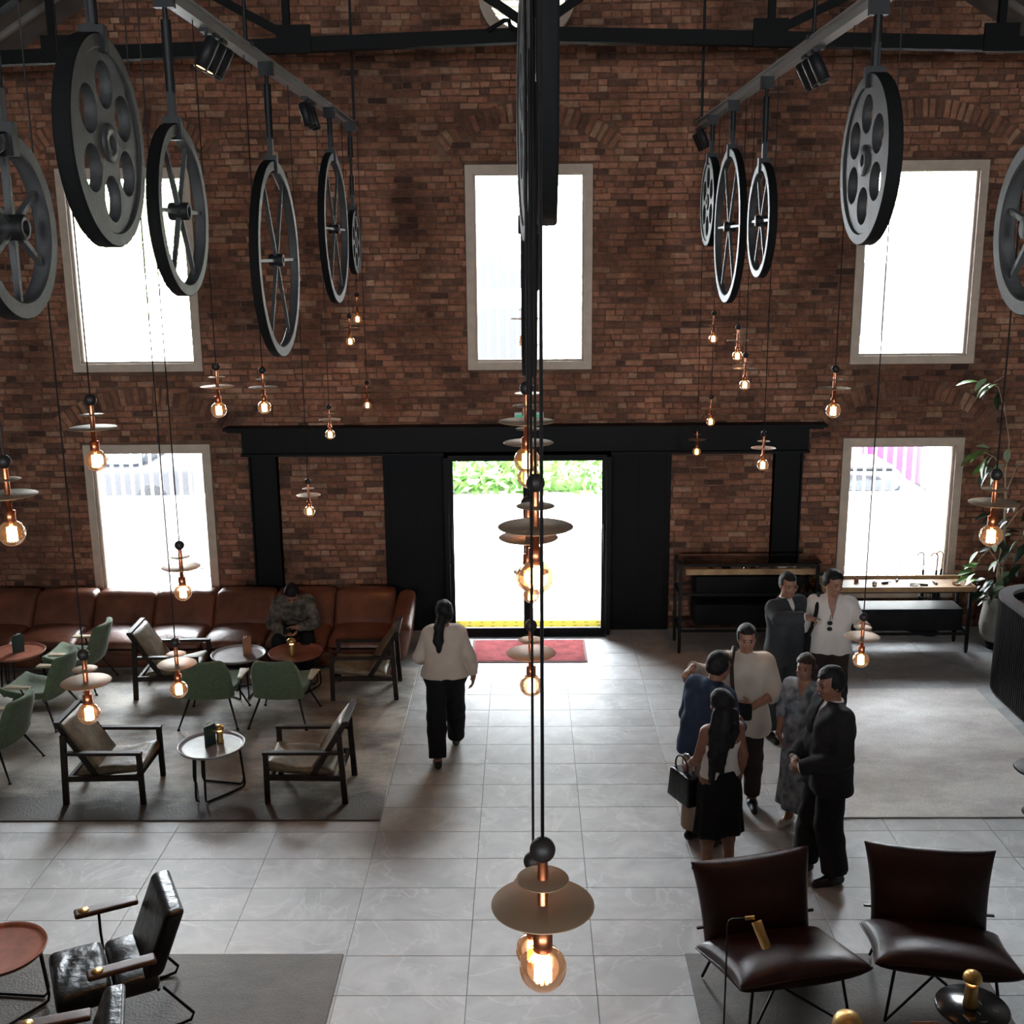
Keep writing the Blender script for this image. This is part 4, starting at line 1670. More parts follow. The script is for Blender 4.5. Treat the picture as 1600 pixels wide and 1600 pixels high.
def leaf_mesh(L, W, curl):
    mb = MB()
    n = 6
    V, Fc = [], []
    for i in range(n + 1):
        u = i / n
        w = W * math.sin(PI * min(1, u * .92 + .04)) ** .8 * (1 - .25 * u)
        y = L * u
        z = -curl * L * u * u + .02 * L * math.sin(PI * u)
        V += [(-w / 2, y, z + .12 * w), (0, y, z), (w / 2, y, z + .12 * w)]
    for i in range(n):
        a = i * 3
        Fc += [(a, a + 1, a + 4, a + 3), (a + 1, a + 2, a + 5, a + 4)]
    mb.add(V, Fc, 0, True)
    return mb
leafd = [leaf_mesh(.24, .115, .25), leaf_mesh(.28, .125, .4), leaf_mesh(.21, .11, .1)]
leaf_data = {}
for k, lm in enumerate(leafd):
    for m_ in ('leaf', 'leafpale', 'leafdark'):
        o = lm.build('leaf', M[m_], t)
        leaf_data[k, m_] = o.data
        bpy.data.objects.remove(o)

def leaf(pos, heading, pitch, k, m_, sc=1.):
    o = bpy.data.objects.new('leaf', leaf_data[k, m_])
    COL.objects.link(o)
    o.parent = t
    o.location = pos
    o.rotation_euler = (pitch, rp.uniform(-.5, .5), heading)
    o.scale = (sc, sc, sc)
# a leaf grows along its local +Y; heading 90 deg points it to the left of the hall
for (x, y, h, p_, k, m_, s_) in [(1530, 597, 95, .1, 0, 'leaf', 1.1), (1541, 592, 20, -.9, 2, 'leafpale', .9), (1546, 600, 80, -.7, 0, 'leaf', .9), (1544, 608, 60, -1.1, 2, 'leafpale', .8), (1560, 600, 100, -.2, 1, 'leaf', .9), (1562, 612, 20, -1.2, 0, 'leafdark', .9),
                                 (1535, 706, 100, -.2, 1, 'leaf', 1.), (1540, 704, 85, -.6, 0, 'leaf', .9), (1546, 700, 70, .2, 2, 'leafpale', .7), (1545, 712, 95, -.8, 1, 'leaf', 1.), (1552, 712, 80, -1., 0, 'leafpale', 1.), (1560, 708, 60, .1, 2, 'leaf', .8), (1575, 702, 0, -1.1, 2, 'leafpale', .9),
                                 (1560, 722, 70, -1.1, 1, 'leafpale', .9), (1545, 724, 110, -.5, 0, 'leaf', .9), (1550, 730, 95, -.9, 1, 'leafdark', .9), (1570, 726, 30, -.6, 2, 'leafpale', .9), (1538, 738, 120, -.7, 0, 'leafdark', .9), (1556, 742, 85, -1.2, 0, 'leafpale', .7),
                                 (1528, 862, 95, -.9, 2, 'leafpale', .8), (1530, 880, 100, -.1, 0, 'leaf', .8), (1526, 886, 80, .1, 2, 'leaf', .8), (1520, 892, 95, -.1, 0, 'leaf', .8), (1524, 896, 110, -.4, 0, 'leaf', .8), (1518, 900, 95, -.3, 1, 'leaf', .7), (1527, 905, 100, -.2, 0, 'leaf', .8), (1522, 912, 90, -.3, 0, 'leaf', .8), (1530, 908, 60, -.6, 2, 'leafdark', .8)]:
    leaf(loc_(x, y, 13.15 - rp.uniform(0, .12)), R(h), p_, k, m_, s_)
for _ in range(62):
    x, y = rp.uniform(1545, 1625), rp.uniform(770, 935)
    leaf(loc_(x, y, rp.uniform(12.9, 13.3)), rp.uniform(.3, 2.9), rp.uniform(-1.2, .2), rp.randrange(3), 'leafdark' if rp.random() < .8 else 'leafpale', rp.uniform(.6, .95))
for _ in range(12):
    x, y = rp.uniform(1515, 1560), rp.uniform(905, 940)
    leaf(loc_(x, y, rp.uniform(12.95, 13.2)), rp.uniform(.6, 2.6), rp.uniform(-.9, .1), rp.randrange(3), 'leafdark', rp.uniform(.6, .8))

# ---- bar counter with vertical slats and a rounded corner
t = thing('bar_counter', 'black bar counter with vertical slats and a rounded grey top', 'bar', (5.09, 10.3, 0))
path = []
RC = .55
for k in range(0, 13):                       # from the near end along +Y, round the corner, then +X
    a = PI - (PI / 2) * k / 12
    path.append((RC + RC * math.cos(a), 1.35 + RC * math.sin(a)))
path = [(0, -1.9)] + path + [(1.45, 1.35 + RC)]
outer = path
inner = [(.14, -1.9)] + [(RC + (RC - .14) * math.cos(PI - (PI / 2) * k / 12), 1.35 + (RC - .14) * math.sin(PI - (PI / 2) * k / 12)) for k in range(13)] + [(1.45, 1.35 + RC - .14)]
mb = MB()
n = len(outer)
for z0, z1 in ((1.06, 1.10),):
    V = [(x, y, z) for z in (z0, z1) for x, y in outer] + [(x, y, z) for z in (z0, z1) for x, y in inner]
    Fc = []
    for i in range(n - 1):
        a, b_ = i, i + 1
        Fc += [(a + n, b_ + n, b_ + 3 * n, a + 3 * n)[::-1], (a, b_, b_ + n, a + n)[::-1], (a + 2 * n, b_ + 2 * n, b_ + 3 * n, a + 3 * n), (a, b_, b_ + 2 * n, a + 2 * n)]
    mb.add(V, Fc)
mb.build('counter_top', mat('grey_counter', (.22, .22, .23), .35, spec=.6), t)
mb = MB()
sh = .03
V = [(x + sh, y - (sh if y > 1.35 else 0), z) for z in (.08, 1.06) for x, y in outer]
mb.add(V, [(i, i + 1, i + 1 + n, i + n)[::-1] for i in range(n - 1)])
mb.build('carcass', M['blackmatte'], t)
mb = MB()
V = [(x, y, z) for z in (.62, .97) for x, y in inner]
mb.add(V, [(i, i + 1, i + 1 + n, i + n) for i in range(n - 1)])
mb.build('inner_lining', M['blackmatte'], t)
mb = MB()
mb.prism(inner + [(1.45, -1.9)], .955, .97)
mb.build('worktop', M['midwood'], t)
seg = []
for i in range(n - 1):
    p, q = Vector(outer[i]), Vector(outer[i + 1])
    seg.append((p, q, (q - p).length))
slat = MB()
slat.box((0, 0, .54), (.022, .026, 1.02))
so = slat.build('slat', M['black'], t)
d_, first = .02, True
tot = sum(s_[2] for s_ in seg)
while d_ < tot:
    q_ = d_
    for p, q, L in seg:
        if q_ <= L:
            break
        q_ -= L
    pos = p.lerp(q, q_ / L)
    o = so if first else so.copy()
    if not first:
        COL.objects.link(o)
    first = False
    tang = (q - p).normalized()
    o.location = (pos.x + .004, pos.y, 0)
    o.rotation_euler = (0, 0, math.atan2(tang.y, tang.x) + PI / 2)
    d_ += .048

# ================================================================== OVERHEAD: RAILS, WHEELS, SPOTS, PENDANTS
RAILZ = 6.14
RX = {'sofa': -1.86, 'centre': .045, 'bar': 1.92}
SIDE = {'sofa': 'over the sofa side', 'centre': 'over the middle', 'bar': 'over the display side'}
for k, x in RX.items():
    t = thing('lighting_rail', 'grey steel ceiling rail running towards the brick wall ' + SIDE[k], 'rail', (x, 6.85, RAILZ), 0, 'ceiling rails')
    mb = MB()
    mb.box((0, 0, .0), (.075, 12.7, .012))
    mb.box((0, 0, -.07), (.075, 12.7, .012))
    mb.box((0, 0, -.035), (.012, 12.7, .07))
    mb.build('beam', M['rail'], t)
    for y in (6.1, 1.2, -3.):
        mb = MB()
        zt = roof_z(x) - RAILZ - .02
        mb.tube([(0, y, 0), (0, y, zt)], .014, 8)
        mb.box((0, y, .01), (.09, .06, .03))
        mb.build('hanger_rod', M['black'], t)

def ring_mesh(ro, ri, th):
    # rectangular-section ring in the YZ plane, axis along X, small chamfers
    c = .006
    return [(ri, -th / 2 + c), (ri + c, -th / 2), (ro - c, -th / 2), (ro, -th / 2 + c), (ro, th / 2 - c), (ro - c, th / 2), (ri + c, th / 2), (ri, th / 2 - c), (ri, -th / 2 + c)]
AX = Rm(PI / 2, 'Y')

def rim_of(t, ro, ri, th):
    prof = ring_mesh(ro, ri, th)
    mb = MB()
    mb.lathe(prof, 72, 0, AX, smooth=False)
    for i in range(len(mb.F)):                # outer surface of the rim takes the darker material
        mb.MI[i] = 1 if i % 8 in (2, 3, 4) else 0
    return mb.build('rim', [M['wheel'], M['wheeledge']], t)

def hanger(t, topz, rim_r, rim_w, th):
    # clevis over the rim, threaded rod, turnbuckle up to the rail
    z1 = rim_r
    L = topz
    mb = MB()
    mb.box((0, 0, z1 - rim_w * .4), (th + .03, .05, rim_w + .05))
    mb.box((0, 0, z1 + .07), (.035, .045, .16))
    mb.build('clevis', M['black'], t)
    mb = MB()
    mb.tube([(0, 0, z1 + .1), (0, 0, L)], .013, 8)
    mb.tube([(0, 0, z1 + .14), (0, 0, z1 + .34)], .024, 8)
    mb.tube([(0, 0, L - .34), (0, 0, L - .14)], .026, 8)
    mb.build('hanger_rod', M['black'], t)
    mb = MB()
    mb.box((0, 0, L - .04), (.10, .05, .09))
    mb.build('rail_clamp', M['black'], t)

def spoke_wheel(loc, dia, label, rot=0., yaw=0., thick=.062):
    t = thing('spoked_wheel', label, 'wheel', loc, yaw, 'hanging pulley wheels')
    ro, th = dia / 2, thick
    rw = .072 if dia > 1 else .062
    rim_of(t, ro, ro - rw, th)
    mb = MB()
    mb.lathe([(0, -.05), (.042, -.05), (.045, -.04), (.045, .04), (.042, .05), (.024, .05), (.024, .03), (0, .03)], 20, 0, AX)
    mb.build('hub', M['black'], t)
    for k in range(6):
        a = rot + k * PI / 3
        c, s = math.cos(a), math.sin(a)
        mb = MB()
        mb.bar((0, c * .035, s * .035), (0, c * (ro - rw + .005), s * (ro - rw + .005)), .022, .026, up=(1, 0, 0), taper=.8)
        mb.build('spoke', M['wheel'], t)
    hanger(t, RAILZ - .08 - loc[2], ro, rw, th)
    return t

def holed_plate(ro, ri, nh, rc, rh, th):
    cu = bpy.data.curves.new('plate', 'CURVE')
    cu.dimensions = '2D'
    cu.fill_mode = 'BOTH'
    cu.extrude = th / 2

    def circ(cx, cy, r, n):
        sp = cu.splines.new('POLY')
        sp.points.add(n - 1)
        for i in range(n):
            a = 2 * PI * i / n
            sp.points[i].co = (cx + r * math.cos(a), cy + r * math.sin(a), 0, 1)
        sp.use_cyclic_u = True
    circ(0, 0, ro, 64)
    circ(0, 0, ri, 20)
    for k in range(nh):
        a = 2 * PI * k / nh
        circ(rc * math.cos(a), rc * math.sin(a), rh, 28)
    ob = bpy.data.objects.new('plate', cu)
    COL.objects.link(ob)
    dg = bpy.context.evaluated_depsgraph_get()
    me = bpy.data.meshes.new_from_object(ob.evaluated_get(dg))
    bpy.data.objects.remove(ob)
    me.transform(AX)
    return me

def holed_wheel(loc, dia, label, yaw=0., rot=0., thick=None):
    t = thing('holed_wheel', label, 'wheel', loc, yaw, 'hanging pulley wheels')
    ro, th = dia / 2, thick or (.075 if dia > .8 else .06)
    rim_of(t, ro, ro * .86, th)
    me = holed_plate(ro * .87, ro * .08, 6, ro * .535, ro * .225, th * .7)
    me.materials.append(M['wheel'])
    o = bpy.data.objects.new('web_plate', me)
    COL.objects.link(o)
    o.parent = t
    o.rotation_euler = (rot, 0, 0)
    mb = MB()
    mb.lathe([(ro * .075, -th * .55), (ro * .17, -th * .55), (ro * .185, -th * .45), (ro * .185, th * .45), (ro * .17, th * .55), (ro * .075, th * .55), (ro * .075, -th * .55)], 24, 0, AX)
    mb.build('hub', M['wheel'], t)
    hanger(t, RAILZ - .08 - loc[2], ro, ro * .13, th)
    return t
spoke_wheel((-1.780, 4.019, 4.886), 0.632, 'small six spoked wheel nearest us over the sofa side, partly out of view', R(30))
holed_wheel((-1.780, 4.976, 5.250), 0.861, 'large dark disc wheel with six holes before a window on the sofa side')
spoke_wheel((-1.780, 6.000, 5.001), 0.861, 'six spoked wheel just behind the large holed disc over the sofa side', 0)
spoke_wheel((-1.780, 8.259, 4.733), 1.369, 'biggest lowest six spoked wheel over the sofa side', 0)
spoke_wheel((-1.780, 10.824, 4.991), 1.359, 'large pale six spoked wheel near the wall over the sofa side', 0)
holed_wheel((-1.780, 12.058, 4.877), 0.651, 'small holed disc wheel closest to the brick wall over the sofa side')
holed_wheel((1.859, 11.800, 5.236), 0.871, 'narrow looking holed disc wheel closest to the brick wall on the display side')
spoke_wheel((1.859, 10.648, 4.974), 1.365, 'tall six spoked wheel between a holed disc and a smaller spoked wheel', 0)
spoke_wheel((1.859, 9.215, 4.994), 0.881, 'smaller pale six spoked wheel beside the tall one on the display side', 0)
holed_wheel((1.859, 6.398, 5.245), 0.891, 'dark disc wheel with six holes in front of the upper window by the plant')
spoke_wheel((1.859, 4.259, 4.858), 0.639, 'spoked wheel cut off by the picture edge on the display side', R(15))
holed_wheel((.059, 3.25, 5.32), .92, 'black disc wheel seen edge on, nearest us over the middle', R(-.6), 0, .055)
holed_wheel((.012, 4.25, 5.28), .92, 'grey disc wheel seen edge on behind the black one over the middle', R(3.2), 0, .04)
spoke_wheel((.014, 5.5, 4.91), 1.43, 'spoked wheel seen edge on, its rim low over the middle of the hall', R(0), 0, .07)
spoke_wheel((.062, 8.4, 4.95), .91, 'farther spoked wheel seen edge on over the middle of the hall', R(0))

# ---- spot heads in threes
def spot_cluster(px, py, rail, n, lit, tilt, label):
    p = atX(px, py, RX[rail])
    for k in range(n):
        yy = p.y + (k - (n - 1) / 2) * .17
        t = thing('spotlight', label + ', ' + ['nearest', 'middle', 'farthest'][k] + ' of three', 'spotlight', (RX[rail], yy, RAILZ - .076), 0, 'rail spotlights')
        mb = MB()
        mb.box((0, 0, -.012), (.05, .11, .024))
        mb.tube([(0, 0, -.02), (0, 0, -.10)], .009, 8)
        mb.build('bracket', M['black'], t)
        Mx = Tm(0, 0, -.13) @ Rm(tilt[0], 'X') @ Rm(tilt[1], 'Y')
        mb = MB()
        mb.lathe([(0, .085), (.038, .085), (.043, .078), (.043, -.10), (.038, -.10), (.036, -.085), (0, -.085)], 20, 0, Mx)
        head = mb.build('lamp_head', M['black'], t)
        mb = MB()
        mb.lathe([(0, -.09), (.034, -.09)], 20, 0, Mx)
        mb.build('lens', M['spotlit'] if k in lit else M['darkglass'], head)
        if k in lit:
            ld = bpy.data.lights.new('spot_beam', 'SPOT')
            ld.energy = 60
            ld.color = (1, .62, .33)
            ld.spot_size = R(70)
            ld.spot_blend = .6
            ld.shadow_soft_size = .03
            lo = bpy.data.objects.new('spot_beam', ld)
            COL.objects.link(lo)
            lo.parent = t
            lo.matrix_local = Mx @ Tm(0, 0, -.10)
spot_cluster(334, 60, 'sofa', 3, (0, 1), (R(-14), R(24)), 'rail spotlight of the lit group on the sofa side')
spot_cluster(482, 150, 'sofa', 3, (), (R(-12), R(-16)), 'unlit rail spotlight of the farther group on the sofa side')
spot_cluster(1270, 85, 'bar', 3, (), (R(-14), R(-22)), 'unlit rail spotlight near the holed wheel on the display side')
spot_cluster(1096, 190, 'bar', 3, (), (R(-10), R(-24)), 'unlit rail spotlight at the rail end on the display side')

# ---- globe pendants
def make_pendant():
    t = thing('pendant_lamp', '', 'pendant lamp')
    # origin: bulb centre; the whole lamp hangs in one line
    mb = MB()
    mb.lathe([(0, .287)] + [(.0255 * math.sin(a), .262 + .0255 * math.cos(a)) for a in [PI * i / 12 for i in range(1, 12)]] + [(0, .2365)], 20)
    mb.build('ball', M['ball'], t)
    mb = MB()
    mb.lathe([(.0105, .24), (.0105, .085), (.0195, .083), (.0195, .041), (.016, .038), (0, .038)], 18)
    mb.build('stem', M['copper'], t)
    mb = MB()
    mb.lathe([(.01, .197), (.05, .1975), (.052, .1985), (.05, .1995), (.01, .2)], 36)
    mb.build('small_disc', M['disc'], t)
    mb = MB()
    mb.lathe([(.01, .140), (.1, .1405), (.1025, .142), (.1, .1435), (.01, .144)], 48)
    mb.build('large_disc', M['disc'], t)
    mb = MB()
    mb.lathe([(.014, .046)] + [(.0475 * math.sin(a), .0475 * math.cos(a)) for a in [.34 + (PI - .34) * i / 18 for i in range(18)]] + [(0, -.0475)], 28)
    bulb = mb.build('bulb', GLASSBULB, t)
    mb = MB()
    for k in range(9):
        a = 2 * PI * k / 9
        b_ = a + PI / 9
        mb.tube([(math.cos(a) * .0145, math.sin(a) * .0145, .022), (math.cos(b_) * .0155, math.sin(b_) * .0155, -.029)], .0034, 5)
        mb.tube([(math.cos(b_) * .0155, math.sin(b_) * .0155, -.029), (math.cos(a + 2 * PI / 9) * .0145, math.sin(a + 2 * PI / 9) * .0145, .022)], .0034, 5)
    mb.build('filament', M['filament'], bulb)
    mb = MB()
    mb.lathe([(0, .04), (.007, .04), (.004, .02), (.003, -.026), (0, -.03)], 10)
    mb.build('filament_support', M['filcore'], bulb)
    return t
pend = make_pendant()
PROTO_USED = [False]
CORDS = {}

def pendant(x, y, z, label):
    t = place(pend, PROTO_USED[0], (x, y, z), 0, label, 'copper globe pendants')
    PROTO_USED[0] = True
    L = round(RAILZ - .07 - z, 2)
    if abs(x) < .04 and abs(y - 4.25) < .44:      # hangs from the rim of the disc wheel above it
        L = 5.28 - math.sqrt(.46 ** 2 - (y - 4.25) ** 2) - z + .004
    if abs(x) < .04 and abs(y - 5.5) < .71:
        L = 4.91 - math.sqrt(.715 ** 2 - (y - 5.5) ** 2) - z + .004
    mb = MB()
    mb.tube([(0, 0, .284), (0, 0, L)], .0035, 6)
    mb.build('cord', M['cord'], t)
    ld = bpy.data.lights.new('bulb_light', 'POINT')
    ld.energy = BULB_W
    ld.color = (1, .56, .24)
    ld.shadow_soft_size = .012
    lo = bpy.data.objects.new('bulb_light', ld)
    COL.objects.link(lo)
    lo.parent = t
BULB_W = 5.0
PEN = {
    'sofa': [(-1.87, 3.96, 3.81), (-1.85, 4.76, 3.93), (-1.83, 6.67, 3.88), (-1.84, 7.88, 3.73), (-1.84, 10.46, 3.12), (-1.81, 12.78, 3.08), (-1.80, 12.22, 4.08), (-1.78, 11.52, 3.90),
             (-1.86, 9.39, 2.63), (-1.88, 5.89, 2.99), (-1.83, 4.38, 2.93), (-1.87, 5.66, 2.52)],
    'bar': [(1.94, 11.86, 3.87), (1.92, 10.37, 3.83), (1.91, 9.92, 3.62), (1.90, 11.62, 3.04), (1.94, 12.77, 2.52), (1.97, 9.32, 3.02), (1.85, 6.81, 3.83), (1.91, 4.54, 3.63), (1.88, 6.06, 2.52)],
    'centre': [(.026, 2.01, 3.39), (.010, 2.67, 2.98), (.012, 4.42, 3.03), (.022, 2.95, 3.93), (.0, 4.05, 4.05)]}
for (px_, py_, Y) in ((822, 532, 7.5), (827, 566, 9.2), (826, 645, 8.2), (826, 745, 4.55), (826, 902, 3.75), (830, 930, 6.3)):
    p = at(px_, py_, Y)
    PEN['centre'].append((p.x, p.y, p.z))
for k, L in PEN.items():
    srt = sorted(L, key=lambda q: q[1])
    for i, q in enumerate(srt):
        if k != 'centre':                     # one straight row per rail, slid along the sight line
            fq = {'sofa': -1.86, 'bar': 1.95}[k] / q[0]
            q = (q[0] * fq, q[1] * fq, EYE + (q[2] - EYE) * fq)
        hz = 'high' if q[2] > 3.6 else 'mid-height' if q[2] > 2.9 else 'low'
        pendant(*q, '%s copper globe pendant %s, %s from us in its row' % (hz, SIDE[k], ORD[i]))

# ---- green exit box over the lintel
t = thing('exit_sign', 'small green lit sign on the brick wall above the black lintel', 'sign', (.03, WALL_Y - .06, 2.765))
mb = MB()
mb.box((0, 0, 0), (.36, .06, .13))
mb.build('housing', M['white'], t)
mb = MB()
mb.box((0, -.034, -.01), (.34, .01, .09))
mb.build('sign_face', M['exitgreen'], t)
mb = MB()
mb.box((-.05, -.041, -.01), (.08, .004, .05))
mb.build('pictogram', M['white'], t)

# ================================================================== PEOPLE
# Each layer (skin, shirt, trousers ...) is one continuous surface polygonised from blended tapered limbs.
def V3(*a):
    return np.array(a, float)

class Body:
    def __init__(s, vox=.008):
        s.vox, s.ops = vox, []

    def cap(s, a, b, ra, rb, k=.02, flat=None):
        s.ops.append(('cap', np.array(a, float), np.array(b, float), ra, rb, k, flat))
        return s

    def ell(s, c, r, k=.02, B=None, op='add'):
        s.ops.append(('ell', np.array(c, float), np.array(r, float), np.eye(3) if B is None else np.array(B, float), k, op))
        return s

    def clip(s, n, o):                 # keeps n.p <= o
        s.ops.append(('clip', np.array(n, float), o))
        return s

    def carve(s, fn):                  # removes where fn(x,y,z) < 0
        s.ops.append(('carve', fn))
        return s

    def mesh(s, name, m, parent, wrinkle=0., wscale=1., adapt=.0):
        lo, hi = V3(9, 9, 9), V3(-9, -9, -9)
        for o in s.ops:
            if o[0] == 'cap':
                for p, r in ((o[1], o[3]), (o[2], o[4])):
                    lo, hi = np.minimum(lo, p - r), np.maximum(hi, p + r)
            elif o[0] == 'ell' and o[5] == 'add':
                r = np.abs(o[3].T) @ o[2]
                lo, hi = np.minimum(lo, o[1] - r), np.maximum(hi, o[1] + r)
        v = s.vox
        lo -= 4 * v + .01
        hi += 4 * v + .01
        n = np.ceil((hi - lo) / v).astype(int) + 1
        ax = [lo[i] + np.arange(n[i]) * v for i in range(3)]
        F = np.full(n, .08, np.float32)

        def sub(a, b):
            i0 = np.maximum(0, np.floor((a - lo) / v).astype(int))
            i1 = np.minimum(n, np.ceil((b - lo) / v).astype(int) + 1)
            return tuple(slice(p, q) for p, q in zip(i0, i1))

        def axes(sl):
            return ax[0][sl[0]][:, None, None], ax[1][sl[1]][None, :, None], ax[2][sl[2]][None, None, :]
        for o in s.ops:
            if o[0] == 'cap':
                _, a, b, ra, rb, k, flat = o
                m_ = k + 3 * v
                sl = sub(np.minimum(a - ra, b - rb) - m_, np.maximum(a + ra, b + rb) + m_)
                X, Y, Z = axes(sl)
                ab = b - a
                L2 = max(1e-9, ab @ ab)
                t = ((X - a[0]) * ab[0] + (Y - a[1]) * ab[1] + (Z - a[2]) * ab[2]) / L2
                tc = np.clip(t, 0, 1)
                d = np.sqrt((X - a[0] - tc * ab[0]) ** 2 + (Y - a[1] - tc * ab[1]) ** 2 + (Z - a[2] - tc * ab[2]) ** 2) - (ra + (rb - ra) * tc)
                if flat:
                    L = math.sqrt(L2)
                    if 'b' in flat:
                        d = np.maximum(d, (t - 1) * L)
                    if 'a' in flat:
                        d = np.maximum(d, -t * L)
            elif o[0] == 'ell':
                _, c, r, B, k, op = o
                rr = np.abs(B.T) @ r + k + 3 * v
                sl = sub(c - rr, c + rr)
                X, Y, Z = axes(sl)
                q = [(X - c[0]) * B[i][0] + (Y - c[1]) * B[i][1] + (Z - c[2]) * B[i][2] for i in range(3)]
                k0 = np.sqrt(sum((q[i] / r[i]) ** 2 for i in range(3)))
                k1 = np.sqrt(sum((q[i] / r[i] ** 2) ** 2 for i in range(3))) + 1e-9
                d = k0 * (k0 - 1) / k1
                if op == 'sub':
                    F[sl] = np.maximum(F[sl], -d)
                    continue
            elif o[0] == 'clip':
                X, Y, Z = axes((slice(None),) * 3)
                np.maximum(F, (X * o[1][0] + Y * o[1][1] + Z * o[1][2] - o[2]).astype(np.float32), out=F)
                continue
            else:
                X, Y, Z = axes((slice(None),) * 3)
                F = np.maximum(F, -o[1](X, Y, Z)).astype(np.float32)
                continue
            f = F[sl]
            if k > 0:
                h = np.maximum(k - np.abs(f - d), 0) / k
                F[sl] = np.minimum(f, d) - h * h * k * .25
            else:
                F[sl] = np.minimum(f, d)
        if wrinkle:
            X, Y, Z = axes((slice(None),) * 3)
            w = wscale
            F += (wrinkle * (np.sin(31 * w * Z + 9 * np.sin(7 * X) + 6 * Y) * .5 + np.sin(23 * w * X + 17 * w * Z + 3 * np.sin(13 * Y)) * .35 + np.sin(41 * w * (X - Z) + 11 * Y) * .25)).astype(np.float32)
        g = openvdb.FloatGrid(.08)
        g.copyFromArray(F)
        g.transform = openvdb.createLinearTransform(v)
        pts, tri, quad = g.convertToPolygons(0., adapt)
        pts = np.asarray(pts) + lo
        faces = [tuple(int(i) for i in f)[::-1] for f in tri] + [tuple(int(i) for i in f)[::-1] for f in quad]
        me = bpy.data.meshes.new(name)
        me.from_pydata(pts.tolist(), [], faces)
        me.materials.append(m)
        me.polygons.foreach_set('use_smooth', [True] * len(me.polygons))
        me.update()
        o = bpy.data.objects.new(name, me)
        COL.objects.link(o)
        o.parent = parent
        return o

def nrm(a):
    return a / (np.linalg.norm(a) + 1e-9)

